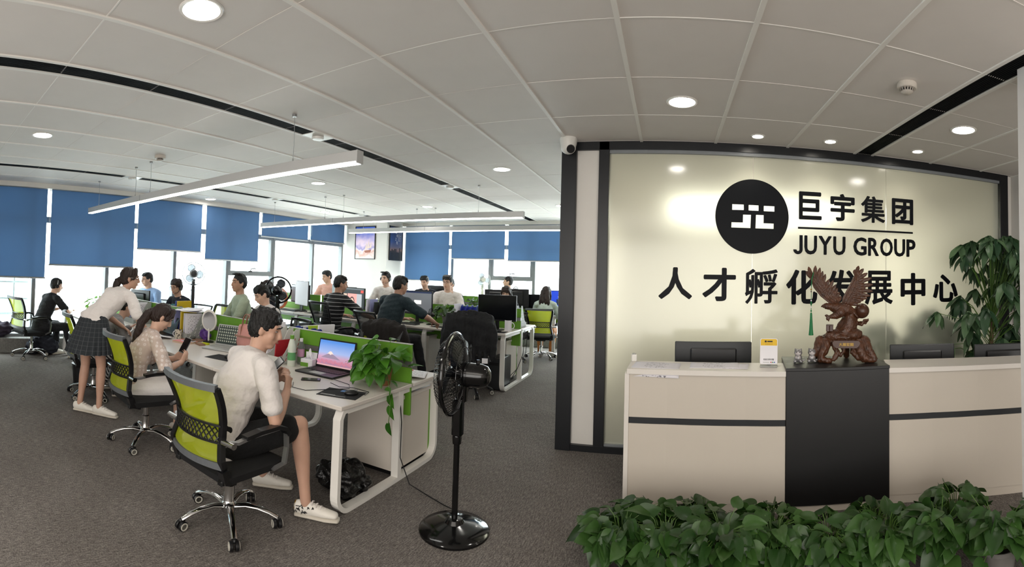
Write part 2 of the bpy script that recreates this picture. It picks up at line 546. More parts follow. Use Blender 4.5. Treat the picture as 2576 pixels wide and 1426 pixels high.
# ---- roller blinds
m_blind = mat('blue_blind_fabric', '#4d6a8e', .8, noise=.03, nscale=2, bump=.1, bscale=400)
nt, p, N, L = nodes(m_blind)
tl = N('BsdfTranslucent'); tl.inputs[0].default_value = lin('#4a76ab'); ms = N('MixShader'); ms.inputs[0].default_value = .06
L(p.outputs[0], ms.inputs[1]); L(tl.outputs[0], ms.inputs[2]); L(ms.outputs[0], nt.nodes['Material Output'].inputs[0])
def blind(axis, at, u0, u1, zb, label):
    c = (u0 + u1) / 2; h = (u1 - u0) / 2
    t = thing('roller_blind', label, 'blind', (at, c, 0) if axis == 'X' else (c, at, 0), -PI / 2 if axis == 'X' else PI, 'blue roller blinds')
    zt = CEIL - .06
    ph = rnd.uniform(0, 6)
    f = lambda u, v: (-h + 2 * h * u, .004 * math.sin(7 * u + ph) * (1 - v) + .003 * math.sin(19 * u + ph), zb + (zt - zb) * v)
    MB().grid(f, 28, 8).build('blind_fabric', m_blind, t, True)
    MB().box((-h - .01, -.014, zb - .028), (h + .01, .014, zb), .006).build('bottom_rail', M_alu, t)
    MB().cyl((-h, 0, zt + .0), (h, 0, zt + .0), .025).build('roller_tube', M_alu, t, True)
    m = MB(); m.tube([(h + .03, .02, zt), (h + .03, .02, zb + .1), (h + .03, .035, zb + .08), (h + .03, .05, zb + .1), (h + .03, .05, zt)], .003, 5)
    m.build('bead_chain', M_ltgrey, t)
Bx = XL + .15
blind('X', Bx, .55, 2.06, 1.25, 'blue blind at the left edge, pulled lowest of the window wall')
blind('X', Bx, 2.13, 3.68, 1.475, 'wide blue blind above the standing woman in the plaid skirt')
blind('X', Bx, 3.75, 5.12, 1.82, 'blue blind above the man in the light blue shirt')
blind('X', Bx, 5.22, 6.58, 1.69, 'long blue blind over the openable window, above the green-shirted man')
blind('X', Bx, 6.66, 8.1, 2.24, 'short blue blind beside the openable window, behind the second pendant')
blind('X', Bx, 8.2, 9.44, 2.26, 'short blue blind next to the corner column')
By = YB - .17
blind('Y', By, -6.34, -5.12, 1.40, 'lowest blue blind of the back wall, beside the night skyline poster')
blind('Y', By, -5.04, -3.7, 1.95, 'middle blue blind of the back wall')
blind('Y', By, -3.62, -2.2, 1.92, 'blue blind of the back wall next to the partition')

# ---- the sign partition: black frame, white side panel, three sheets of frosted glass
m_frost = mat('frosted_glass', '#d6d8c8', .38, trans=.6, coat=1, ior=1.25)
nt, p, N, L = nodes(m_frost)
p.inputs['Coat Roughness'].default_value = .13
part = bpy.data.objects.new('wall_sign', None); COL.objects.link(part); part['kind'] = 'structure'
yA, yB_ = YS - .02, YS + .1
m = MB()
m.box((-1.0, yA - .04, 0), (-.86, yB_, CEIL), .003); m.box((-.655, yA - .02, 0), (-.56, yB_, CEIL), .003); m.box((3.56, yA - .02, 0), (3.68, yB_, CEIL), .003)
m.box((-.86, yA - .02, CEIL - .075), (3.56, yB_, CEIL)); m.box((-.86, yA - .03, 0), (3.56, yB_, .055))
m.build('partition_frame', M_blackm, part)
bx('side_panel', (-.86, yA + .01, .055), (-.655, yB_, CEIL - .075), M_wall, part)
bx('end_panel', (3.68, yA + .01, 0), (3.75, yB_, CEIL), M_wall, part)
m = MB(); m.box((-.56, yA - .005, CEIL - .105), (3.56, yA + .03, CEIL - .075)); m.box((-.56, yA - .005, .055), (3.56, yA + .03, .075)); m.build('glazing_channel', M_win, part)
for a, b in ((-.56, .752), (.757, 2.102), (2.107, 3.56)):
    bx('glass_panel', (a, YS + .005, .075), (b, YS + .017, CEIL - .105), m_frost, part)
# inner room behind the glass
struct(MB().box((-1.0, YS + .1, 0), (-.93, YB, CEIL)).build('wall_inner', M_wall))
bx('inner_ceiling_panel', (-1.0, YS + .1, CEIL), (3.75, YB, CEIL + .04), m_tile, ceiling)

# ---- the city outside
m_city = mat('pale_city_render', '#d9dcdd', .8, noise=.05, nscale=.2)
m_city2 = mat('pale_city_windows', '#a9b1b7', .5)
g = struct(MB().box((-400, -150, -70), (100, 400, -68)).build('ground_outside', mat('city_ground', '#d6d6d2', .9, noise=.2, nscale=.05)))
m_fac = [mat('facade_stone_%s' % n_, c_, .6, noise=.12, nscale=1.5) for n_, c_ in (('grey', '#7f8b89'), ('pale', '#98a3a0'), ('blue', '#84939b'), ('white', '#bcc4c2'))]
t = thing('neighbour_building', 'grey green stone-clad building seen through the glass at the left edge', 'building', (-30, 0, 0))
bx('facade_wall', (-6, -14, -60), (0, 7.0, 30), mat('facade_joint', '#6b7775', .8), t)
um = [MB().box((0, -.49, -.49), (.09, .49, .49)).mesh('stone_panel', k_) for k_ in m_fac]
for i in range(9):
    for j in range(11):
        inst('stone_panel', um[rnd.choice((0, 0, 1, 1, 2, 3)) if rnd.random() < .8 else 1], t, (rnd.uniform(0, .08), 6.5 - i * 1.0, 3.5 - j * 1.0), (0, 0, 0), (1, rnd.uniform(.85, 1), rnd.uniform(.85, 1)))
def tower(x, y, wx, wy, zt, label, fl=3.4, nw=5):
    t = thing('office_tower', label, 'building', (x, y, 0), 0)
    bx('tower_wall', (-wx, -wy, -68), (0, wy, zt), m_city, t)
    k = 0
    me = MB().box((0, -.5, 0), (.25, .5, 1)).mesh('window', m_city2)
    z = zt - fl
    while z > -22 and k < 90:
        for i in range(nw):
            inst('window', me, t, (0, -wy + 2 * wy * (i + .5) / nw, z), (0, 0, 0), (1, 2 * wy / nw * .62, fl * .5)); k += 1
        z -= fl
tower(-150, 49, 20, 6.0, 3.5, 'pale tower block left of the standing woman, seen through the window', 2.4)
tower(-190, 80, 20, 6.5, -1, 'pale office tower seen between the headset wearer and the standing woman', 3.0)
tower(-120, 47.5, 14, 2.2, -8, 'slim pale tower in the haze behind the potted plant on the sill', 3.5, 2)
tower(-260, 160, 25, 12, -4, 'broad pale block far off behind the man in the blue shirt', 4, 6)
# ================================================================ CEILING FITTINGS
m_lamp = mat('lit_diffuser', (1, .95, .88), .4, emit=38)
m_lampw = mat('lit_spot_lens', (1, .93, .82), .4, emit=40)
m_led = mat('lit_led_strip', (1, .98, .94), .4, emit=9.0)
def downlight(x, y, label, r=.105, small=False):
    t = thing('downlight', label, 'ceiling light', (x, y, CEIL), 0, 'recessed spots before the sign' if small else 'round ceiling downlights')
    MB().lathe([(r - .018, .006), (r - .012, -.006), (r, -.008), (r + .006, -.002), (r + .004, .008)], n=28).build('trim_ring', M_white_metal, t, True)
    MB().lathe([(0, .0), (r - .014, .0), (r - .014, .012), (0, .012)], n=24).build('lens', m_lampw if small else m_lamp, t)
    return t
for x, y, l in [(-1.96, 1.25, 'largest round downlight at the top, over the seated man in white'),
                (-4.67, 1.17, 'round downlight near the left edge, above the plaid skirt woman'),
                (.07, 3.30, 'round downlight in front of the sign, above the left counter'),
                (-1.94, 5.19, 'round downlight just left of the partition corner'),
                (-4.63, 5.04, 'round downlight seen under the end of the first pendant'),
                (-7.35, 5.06, 'small round downlight close to the blue blinds'),
                (-6.77, 7.61, 'round downlight above the second pendant, near the corner blinds'),
                (-4.33, 7.71, 'round downlight above the middle of the second pendant'),
                (-3.95, 9.1, 'round downlight hidden partly behind the second pendant'),
                (-1.87, 8.0, 'round downlight half hidden behind the partition edge'),
                (2.26, 3.17, 'round downlight at the right, between slot diffuser and pier')]:
    downlight(x, y, l)
for x, y, l in [(.74, 4.0, 'left one of the three small spots close to the sign wall'),
                (1.39, 3.97, 'middle one of the three small spots close to the sign wall'),
                (2.26, 3.93, 'right one of the three small spots close to the sign wall')]:
    downlight(x, y, l, .06, True)
    sp = bpy.data.lights.new('spot_beam', 'SPOT'); sp.energy = 5; sp.spot_size = R(100); sp.spot_blend = .7; sp.color = (1, .9, .74); sp.shadow_soft_size = .04
    o = bpy.data.objects.new('spot_beam', sp); o.location = (x, y, CEIL - .03); o.rotation_euler = (R(14), 0, 0); COL.objects.link(o)

def pendant(x0, x1, y, z, label):
    t = thing('pendant_light', label, 'pendant light', ((x0 + x1) / 2, y, z), 0, 'linear pendants over the desk rows')
    h = (x1 - x0) / 2; d = .092; wd = .036
    m = MB(); m.box((-h, -wd, .012), (h, wd, d), .003); m.build('housing', M_ltgrey2, t)
    bx('diffuser', (-h + .012, -wd + .003, 0), (h - .012, wd - .003, .014), m_led, t, .002)
    for s in (-1, 1): bx('end_cap', (s * h - .004, -wd - .001, 0), (s * h + .004, wd + .001, d + .001), M_ltgrey2, t)
    bx('joint_seam', (-h * .28 - .003, -wd - .0012, .004), (-h * .28 + .003, wd + .0012, d + .0012), M_grey, t)
    for u in (-.86, -.36, -.2, .74):
        m = MB(); m.tube([(h * u, 0, d), (h * u + .004, .003, d + (CEIL - z - d) * .5), (h * u, 0, CEIL - z)], .0025, 5)
        m.cyl((h * u, 0, d), (h * u, 0, d + .03), .006, n=8); m.cyl((h * u, 0, CEIL - z - .02), (h * u, 0, CEIL - z), .018, n=12)
        m.build('suspension_wire', M_alu, t)
M_ltgrey2 = mat('pendant_silver_grey', '#b9b9b8', .4)
pendant(-7.30, -2.07, 2.68, 2.32, 'long linear pendant over the front desk row, nearest of three')
pendant(-7.0, -1.93, 6.05, 2.33, 'long linear pendant over the middle desk row')
pendant(-6.3, -1.2, 7.9, 2.35, 'long linear pendant over the back desk row, cut off by the partition')

def smoke_detector(x, y, label):
    t = thing('smoke_detector', label, 'smoke detector', (x, y, CEIL), 0)
    MB().lathe([(.062, 0), (.064, -.006), (.064, -.03), (.058, -.036), (0, -.036)], n=28).build('base_ring', M_white, t, True)
    MB().lathe([(0, -.036), (.036, -.036), (.036, -.055), (0, -.055)], n=24).build('sensing_chamber', M_black, t)
    m = MB()
    for k in range(16):
        a = 2 * PI * k / 16; c = V((math.cos(a), math.sin(a), 0)); s = V((-c.y, c.x, 0)) * .0045
        p = c * .048; q = c * .04
        m.add([p - s + V((0, 0, -.036)), p + s + V((0, 0, -.036)), q + s + V((0, 0, -.056)), q - s + V((0, 0, -.056))], [(0, 1, 2, 3), (3, 2, 1, 0)])
    tag(m.build('cage_bars', M_white, t), kind='stuff')
    MB().lathe([(.0, -.066), (.028, -.064), (.04, -.056), (.04, -.052), (0, -.052)], n=24).build('cap_disc', M_white, t, True)
smoke_detector(1.42, 2.6, 'white smoke detector between the right slot diffuser and a ceiling bar')
smoke_detector(-4.85, 2.61, 'small white smoke detector above the first pendant')

t = thing('dome_camera', 'white dome security camera at the top corner of the partition', 'camera', (-.915, 4.13, CEIL), 0)
MB().lathe([(.075, 0), (.078, -.015), (.074, -.05), (.066, -.085)], n=26).build('housing', M_white_metal, t, True)
MB().ell((0, 0, -.085), (.068, .068, .06), 20, 12).build('eyeball', M_white_metal, t, True)
MB().cyl((.02, -.02, -.095), (.035, -.055, -.115), .042, .036, 20).build('lens_ring', M_black, t, True)
# ================================================================ DESKS
M_edge = mat('white_desk_edge', '#cbc4bc', .3)
def loop_frame(x, y0, y1, h, w=.06, th=.03, r=.11):
    """flat white tube running down, along the floor with rounded corners, and up again"""
    z0 = th / 2
    pts = [(x, y0 + .1, h - .03), (x, y0 + .05, h - .045), (x, y0 + .025, h - .09)]
    pts += arc((x, y0 + .02 + r, z0 + r), r, 180, 270, 7, (1, 2))
    pts += arc((x, y1 - .02 - r, z0 + r), r, 270, 360, 7, (1, 2))
    pts += [(x, y1 - .025, h - .09), (x, y1 - .05, h - .045), (x, y1 - .1, h - .03)]
    m = MB(); m.bar(pts, w, th, (1, 0, 0))
    yc = y0 + (y1 - y0) * .55
    m.box((x - w / 2, yc - .025, th), (x + w / 2, yc + .025, h - .03))
    m.box((x - .02, y0 + .1, h - .065), (x + .02, y1 - .1, h - .03))
    return m
def workstation(x0, x1, y0, y1, yd, h, label, last, dz=.295):
    """double desk: two worktops back to back, green divider boards between them"""
    t = thing('workstation_desk', label, 'desk', ((x0 + x1) / 2, (y0 + y1) / 2, 0), 0, None)
    c = V(((x0 + x1) / 2, (y0 + y1) / 2, 0)); q = lambda x, y, z: (x - c.x, y - c.y, z)
    e = .003
    for n_, a, b in (('worktop', y0, yd - .015), ('worktop', yd + .015, y1)):
        bx(n_, q(x0 + e, a, h - .028), q(x1 - e, b, h), M_edge, t, .004)
    top = h + dz
    bx('divider_board', q(x0 + .02, yd - .012, h + .165), q(x1 - .02, yd + .012, top), M_green, t, .004)
    bx('divider_board', q(x0 + .02, yd - .012, h - .25), q(x1 - .02, yd + .012, h + .12), M_green, t, .004)
    m = MB(); m.box(q(x0 + .02, yd - .014, h + .12), q(x1 - .02, yd + .014, h + .165)); m.build('divider_rail', M_alu, t)
    bx('top_trim', q(x0 + .02, yd - .014, top), q(x1 - .02, yd + .014, top + .006), M_ltgrey, t)
    bx('cable_tray', q(x0 + .15, yd - .12, h - .14), q(x1 - .15, yd - .03, h - .1), M_ltgrey, t)
    for s, xx in ((0, x0 + .04), (1, x1 - .045)):
        if s and not last: continue
        mm = loop_frame(xx - c.x, y0 - c.y, y1 - c.y, h - .0)
        mm.build('leg_frame', M_white_metal, t)
    return t
# front row: four double desks from the aisle to the windows
D1 = dict(y0=2.33, y1=3.66, yd=3.2, h=.70)
xs1 = [-7.42, -6.03, -4.65, -3.26, -1.87]
for i, l in enumerate(['white double desk of the front row at the window end', 'white double desk of the front row before the woman in the grey hoodie',
                       'white double desk of the front row with the silver laptop', 'white double desk at the aisle end of the front row with the black laptop']):
    workstation(xs1[i], xs1[i + 1] - .0, label=l, last=i == 3, **D1)
D2 = dict(y0=6.0, y1=7.42, yd=6.72, h=.78)
xs2 = [-7.28, -5.99, -4.70, -3.41, -2.12]
for i, l in enumerate(['white double desk of the middle row nearest the windows', 'white double desk of the middle row with the striped-shirt man',
                       'white double desk of the middle row with the man in dark teal', 'white double desk at the aisle end of the middle row with a switched-off monitor']):
    workstation(xs2[i], xs2[i + 1], label=l, last=i == 3, **D2)
D3 = dict(y0=9.0, y1=9.95, yd=9.5, h=.80)
xs3 = [-6.0, -4.72, -3.44, -2.16]
for i, l in enumerate(['white double desk of the back row beside the skyline poster', 'white double desk in the middle of the back row', 'white double desk at the partition end of the back row']):
    workstation(xs3[i], xs3[i + 1], label=l, last=i == 2, **D3)

def pedestal(x0, x1, y0, y1, z0, z1, label, edge):
    t = thing('desk_pedestal', label, 'cabinet', ((x0 + x1) / 2, (y0 + y1) / 2, 0))
    a, b = (x1 - x0) / 2, (y1 - y0) / 2
    bx('carcass', (-a, -b, z0), (a, b - .03, z1 - .03), M_white, t, .002)
    bx('top_board', (-a - .01, -b - .01, z1 - .03), (a + .01, b + .01, z1), M_edge, t, .003)
    bx('green_door', (-a, b - .028, z0), (a, b - .002, z1 - .035), edge, t, .002)
    bx('plinth', (-a + .03, -b + .04, 0), (a - .03, b - .05, z0), M_black, t)
    return t
pedestal(-2.40, -1.945, 3.07, 3.63, .045, .6, 'white pedestal cabinet with green door edge under the aisle end of the front row', M_green)
pedestal(-2.75, -2.28, 6.5, 7.0, .05, .62, 'white pedestal cabinet under the aisle end of the middle row', M_green)
pedestal(-3.95, -3.52, 6.45, 6.95, .05, .6, 'green fronted cabinet under the teal-shirted man desk', M_green)
pedestal(-4.62, -4.2, 3.05, 3.5, .04, .5, 'white and green cabinet under the silver laptop desk', M_green)
t = thing('end_panel_cabinet', 'green and white side cabinet beside the boy in the headset', 'cabinet', (-6.55, 2.6, 0))
bx('carcass', (-.2, -.24, .03), (.2, .24, .56), M_white, t, .004)
bx('green_front', (-.205, -.265, .03), (.205, -.24, .55), M_green, t, .004)

# ================================================================ OFFICE CHAIRS
m_mesh = mat('lime_mesh_fabric', '#a3ae12', .75, bump=.25, bscale=420)
nt, p, N, L = nodes(m_mesh)
tl = N('BsdfTranslucent'); tl.inputs[0].default_value = lin('#b9c21d'); ms = N('MixShader'); ms.inputs[0].default_value = .45
tr = N('BsdfTransparent'); m2 = N('MixShader'); m2.inputs[0].default_value = .16
L(p.outputs[0], ms.inputs[1]); L(tl.outputs[0], ms.inputs[2]); L(ms.outputs[0], m2.inputs[1]); L(tr.outputs[0], m2.inputs[2]); L(m2.outputs[0], nt.nodes['Material Output'].inputs[0])
m_bmesh = mat('black_mesh_fabric', '#101113', .8, bump=.3, bscale=420)
nt, p, N, L = nodes(m_bmesh)
tr = N('BsdfTransparent'); m2 = N('MixShader'); m2.inputs[0].default_value = .13
L(p.outputs[0], m2.inputs[1]); L(tr.outputs[0], m2.inputs[2]); L(m2.outputs[0], nt.nodes['Material Output'].inputs[0])
M_cast = mat('caster_hub_white', '#b9b5aa', .5)
M_ggrey = mat('chair_trim_grey', '#55585b', .45)

# half width of the back and its depth (y) by height
BK = [(.44, .20, -.205), (.50, .225, -.235), (.56, .225, -.25), (.63, .205, -.238), (.70, .195, -.225), (.78, .205, -.232), (.86, .222, -.255), (.94, .235, -.285), (1.0, .238, -.312)]
def bk(z):
    for (z0, w0, y0), (z1, w1, y1) in zip(BK, BK[1:]):
        if z <= z1 or z1 == BK[-1][0]:
            u = max(0, min(1, (z - z0) / (z1 - z0))); return w0 + (w1 - w0) * u, y0 + (y1 - y0) * u
def back_surface(z0, z1, inset=.0, off=0, bow=.05):
    def f(u, v):
        z = z0 + (z1 - z0) * v; w_, y = bk(z); x = (2 * u - 1) * (w_ - inset)
        return (x, y + off - bow * (1 - ((2 * u - 1)) ** 2) * 1.0, z - .02 * 0)
    return f
CH = {}
def chair_base(t, chrome=True):
    legm = M_chrome if chrome else M_black
    if 'leg' not in CH:
        m = MB(); pts = [(.03, 0, .115), (.1, 0, .128), (.17, 0, .12), (.235, 0, .098), (.285, 0, .07)]
        m.tube(pts, [.024, .021, .019, .018, .017], 10, flat=.75, side=(0, 1, 0))
        CH['leg'] = m
        m = MB()
        for s in (-1, 1):
            m.lathe([(0, s * .006), (.026, s * .006), (.03, s * .01), (.03, s * .022), (.026, s * .026), (0, s * .026)], n=16, axis='Y')
        CH['wheel'] = m.mesh('caster_wheel', M_black, True)
        CH['ring'] = [MB().lathe([(.017, s * .026), (.017, s * .029), (.024, s * .029), (.024, s * .026)], n=16, axis='Y').mesh('hub_ring', M_cast, True) for s in (-1, 1)]
        m = MB(); m.cyl((0, 0, .028), (0, 0, .045), .01, n=10); m.ell((-.005, 0, .03), (.022, .012, .018), 10, 6)
        CH['hood'] = m.mesh('caster_hood', M_black, True)
    key = 'legmesh%d' % chrome
    if key not in CH: CH[key] = CH['leg'].mesh('base_leg', legm, True)
    a0 = rnd.uniform(0, 1.2)
    for k in range(5):
        a = a0 + 2 * PI * k / 5
        inst('base_leg', CH[key], t, (0, 0, 0), (0, 0, a))
        b = a + rnd.uniform(-1.3, 1.3)
        wv = inst('caster', CH['wheel'], t, (.285 * math.cos(a), .285 * math.sin(a), .031), (0, 0, b))
        inst('hub_ring', CH['ring'][0], wv); inst('hub_ring', CH['ring'][1], wv); inst('caster_hood', CH['hood'], wv)
    MB().lathe([(0, .075), (.038, .075), (.045, .09), (.045, .13), (.034, .142), (.031, .15), (.031, .25), (.02, .255), (.02, .38), (0, .38)], n=18).build('gas_lift', legm, t, True)
    bx('tilt_mechanism', (-.09, -.1, .36), (.09, .12, .40), M_black, t, .012)
def seat(t):
    def f(u, v):
        x = (2 * u - 1); y = (2 * v - 1)
        sx = .245 * (1 - .06 * (y > .7)); e = 2.6
        z = .475 - .018 * abs(x) ** 2 * 0 - .035 * max(0, y - .55) ** 1.4 - .012 * (1 - abs(x)) * (1 - abs(y))
        return (sx * x, .235 * y + .0, z)
    m = MB(); n = 10; W = n + 1
    top = [V(f(i / n, j / n)) for j in range(W) for i in range(W)]
    for p_ in top:
        ex = max(0, abs(p_.x) / .245 - .8) / .2; ey = max(0, abs(p_.y) / .235 - .8) / .2
        p_.z -= .025 * max(ex, ey) ** 2
        if ex > 0 and ey > 0: p_.x *= 1 - .03 * ex * ey; p_.y *= 1 - .03 * ex * ey
    bot = [V((p_.x * .96, p_.y * .96, .405)) for p_ in top]
    vs = top + bot; N_ = W * W; fs = []
    for j in range(n):
        for i in range(n):
            q = (j * W + i, j * W + i + 1, (j + 1) * W + i + 1, (j + 1) * W + i)
            fs.append(q); fs.append(tuple(N_ + k for k in q[::-1]))
    per = [i for i in range(W)] + [W * j + n for j in range(1, W)] + [n * W + i for i in range(n - 1, -1, -1)] + [W * j for j in range(n - 1, 0, -1)]
    for a, b in zip(per, per[1:] + per[:1]): fs.append((a, N_ + a, N_ + b, b))
    m.add(vs, fs)
    return m.build('seat', M_blackfab, t, True, angle=60)
def armrests(t, pad=None):
    for s in (-1, 1):
        x = s * .285
        m = MB(); pts = [(s * .22, -.235, .665), (x, -.2, .675), (x, -.1, .69), (x, .06, .695)] + arc((x, .1, .635), .06, 90, 0, 5, (1, 2)) + [(x, .165, .56), (x, .15, .46), (s * .24, .1, .415)]
        m.bar(pts, .03, .014, (1, 0, 0)); ar = m.build('armrest', M_alu, t)
        m = MB(); m.bar([(x, -.15, .695), (x, -.05, .708), (x, .08, .708), (x, .14, .685), (x, .17, .64)], .05, .024, (1, 0, 0))
        m.build('arm_pad', M_black, ar)
        MB().cyl((s * .215, -.235, .665), (s * .305, -.235, .668), .018, n=14).build('arm_bolt', M_chrome, ar, True)
def green_chair(label, loc, rz):
    t = thing('mesh_office_chair', label, 'chair', loc, rz, 'lime mesh office chairs', (1.04, 1.04, .94))
    chair_base(t); seat(t)
    MB().grid(back_surface(.5, .985, .012), 14, 18).build('mesh_panel', m_mesh, t, True)
    for s in (-1, 1):
        m = MB(); pts = [(s * bk(z)[0], bk(z)[1], z) for z in [.47 + .53 * i / 12 for i in range(13)]]
        m.bar(pts, .034, .03, (1, 0, 0)); m.build('side_rail', M_black, t)
        m = MB(); m.box((s * .2 - .02, -.24, .395), (s * .2 + .02, -.02, .43), .008); m.bar([(s * .205, -.14, .41), (s * .215, -.21, .43), (s * .225, -.235, .5)], .05, .045, (1, 0, 0)); m.build('back_bracket', M_black, t)
    f = back_surface(.47, 1.0)
    m = MB(); m.bar([f(i / 12, 1) for i in range(13)], .04, .03, (0, 0, 1)); m.build('top_rail', M_ggrey, t)
    m = MB(); m.bar([f(i / 12, .1) for i in range(13)], .04, .026, (0, 0, 1)); m.build('lower_rail', M_ggrey, t)
    m = MB(); g = back_surface(.655, .755, .0, -.012)
    m.bar([g(i / 12, 0) for i in range(13)], .012, .012, (0, 0, 1)); m.bar([g(i / 12, 1) for i in range(13)], .012, .012, (0, 0, 1))
    for i in range(-3, 15):
        for d in (1, -1):
            q = [(i + d * k * .75) / 12 for k in (0, 1, 2, 3)]
            pts = [g(u, k / 3) for k, u in enumerate(q) if 0 <= u <= 1]
            if len(pts) > 1: m.tube(pts, .0042, 5)
    tag(m.build('lumbar_lattice', M_black, t), kind='stuff')
    armrests(t)
    return t
def black_chair(label, loc, rz, h=1.0, arms=True, chrome=False):
    t = thing('black_office_chair', label, 'chair', loc, rz, 'black office chairs')
    chair_base(t, chrome); seat(t)
    f = back_surface(.47, h, .008)
    MB().grid(f, 14, 18).build('mesh_panel', m_bmesh, t, True)
    m = MB(); g = back_surface(.47, h)
    m.tube([g(0, i / 12) for i in range(13)] + [g(i / 10, 1) for i in range(1, 10)] + [g(1, 1 - i / 12) for i in range(13)] + [g(1 - i / 10, 0) for i in range(1, 10)], .014, 8, True)
    m.build('back_frame', M_black, t, True)
    m = MB(); k = back_surface(.62, .66, .01, -.01); m.bar([k(i / 10, 0) for i in range(11)], .03, .012, (0, 0, 1)); k = back_surface(.74, .78, .01, -.01); m.bar([k(i / 10, 0) for i in range(11)], .012, .01, (0, 0, 1))
    m.build('lumbar_bar', M_ggrey, t)
    m = MB(); m.bar([(0, -.05, .38), (0, -.24, .4), (0, -.3, .5), (0, -.275, .64)], .07, .02, (1, 0, 0)); m.build('back_spine', M_black, t)
    if arms: armrests(t)
    return t
green_chair('lime mesh chair under the man in white at the aisle', (-2.29, 1.80, 0), R(2)).scale = (1.05, 1.05, .905)
green_chair('lime mesh chair under the woman with the long ponytail', (-3.66, 1.93, 0), R(-4))
green_chair('lime mesh chair under the woman in grey hoodie, behind the plaid skirt', (-5.12, 2.0, 0), R(-10))
green_chair('lime mesh chair under the boy in black with a headset', (-7.3, 1.78, 0), R(14))
green_chair('lime mesh chair under the long-haired woman by the partition', (-2.36, 8.7, .02), R(6))
black_chair('black mesh chair under the man in the striped shirt', (-4.52, 5.4, .03), R(-14), 1.06)
black_chair('black mesh chair under the man in dark teal', (-3.6, 5.3, .03), R(-20), 1.0)
black_chair('empty black chair with a jacket hanging over its back at the aisle end', (-2.5, 5.75, 0), R(18), 1.06)
green_chair('lime mesh chair with a dark jacket, behind the leafy desk plant', (-2.98, 4.12, 0), R(186))
green_chair('lime mesh chair on the far side of the front row, behind the file racks', (-5.9, 4.1, 0), R(180))

for x, y, a, l in [(-7.45, 4.1, 200, 'black chair under the man in light blue'), (-6.52, 4.2, 190, 'black chair under the curly-haired headset wearer'), (-5.05, 4.2, 158, 'black chair under the green-shirted man'), (-4.4, 4.25, 168, 'black chair under the man in white looking down'),
                   (-6.5, 7.78, 188, 'black chair under the man in pale pink'), (-5.3, 8.1, 195, 'black chair under the man in the open white shirt'), (-3.85, 7.92, 195, 'black chair under the man in glasses of the middle row'), (-2.76, 8.1, 180, 'black chair under the woman with the dark fringe')]:
    black_chair(l, (x, y, .03), R(a), .86, False)
# ================================================================ PLANTS
def leafmat(name, c1, c2, rough=.35, tr=.25):
    m = mat(name, c1, rough, spec=.5)
    nt, p, N, L = nodes(m)
    oi = N('ObjectInfo'); L(ramp(nt, [(0, c1), (1, c2)], oi.outputs['Random']), p.inputs['Base Color'])
    tl = N('BsdfTranslucent'); L(ramp(nt, [(0, c1), (1, c2)], oi.outputs['Random']), tl.inputs[0]); ms = N('MixShader'); ms.inputs[0].default_value = tr
    L(p.outputs[0], ms.inputs[1]); L(tl.outputs[0], ms.inputs[2]); L(ms.outputs[0], nt.nodes['Material Output'].inputs[0])
    return m
m_lf = leafmat('pothos_leaf', '#23401a', '#3d5e2a')
m_lfb = leafmat('bright_pothos_leaf', '#2c5a1a', '#528a2a', tr=.35)
m_lft = leafmat('money_tree_leaf', '#2a4630', '#5a7852')
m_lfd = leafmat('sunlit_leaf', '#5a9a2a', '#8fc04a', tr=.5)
M_stem = mat('green_stem', '#4a6a2a', .5)
M_soil = mat('potting_soil', '#2a211a', .95)
def leafmesh(name, m, prof, bend, fold, seed):
    r_ = random.Random(seed); vs = []; fs = []
    ts = [i / 8 for i in range(9)]
    for i, t_ in enumerate(ts):
        w_ = prof(t_)
        for j in (-2, -1, 0, 1, 2):
            x = w_ * j / 2; y = t_; back = -.10 * (abs(j) / 2) ** 1.5 * (1 - t_) ** 3 if abs(j) else 0
            z = -bend * t_ ** 2 + fold * abs(x) + .015 * math.sin(9 * t_ + j + seed)
            vs.append((x, y + back, z))
    for i in range(8):
        for j in range(4): a = i * 5 + j; fs.append((a, a + 1, a + 6, a + 5))
    me = bpy.data.meshes.new(name); me.from_pydata(vs, [], fs); me.materials.append(m); me.polygons.foreach_set('use_smooth', [True] * len(fs)); me.update(); return me
heart = lambda t_: .40 * math.sin(PI * min(1, t_ * .98 + .02) ** .62) ** .85 * (1 - t_ * .15)
lance = lambda t_: .19 * math.sin(PI * (t_ * .97 + .015) ** .85) ** .8
LV = {}
def leaves(m, kind):
    if (m.name, kind) not in LV:
        LV[(m.name, kind)] = [leafmesh('leaf', m, heart if kind == 'heart' else lance, b, f, s) for s, (b, f) in enumerate(((.12, .25), (.3, .3), (.5, .2), (.22, .45)))]
    return LV[(m.name, kind)]
def orient(d, upv, twist=0):
    d = d.normalized(); x = d.cross(upv); x = x.normalized() if x.length > 1e-4 else V((1, 0, 0)); z = x.cross(d)
    return (Matrix((x, d, z)).transposed() @ Matrix.Rotation(twist, 3, 'Y'))
def pot(t, r, h, m):
    MB().lathe([(0, 0), (r * .72, 0), (r * .76, .01), (r, h), (r * 1.06, h), (r * 1.06, h - .02), (r * .9, h - .005), (r * .88, h - .03), (0, h - .03)], n=22).build('pot', m, t, True)
    MB().lathe([(0, h - .025), (r * .9, h - .028), (r * .9, h - .04), (0, h - .04)], n=16).build('soil', M_soil, t)
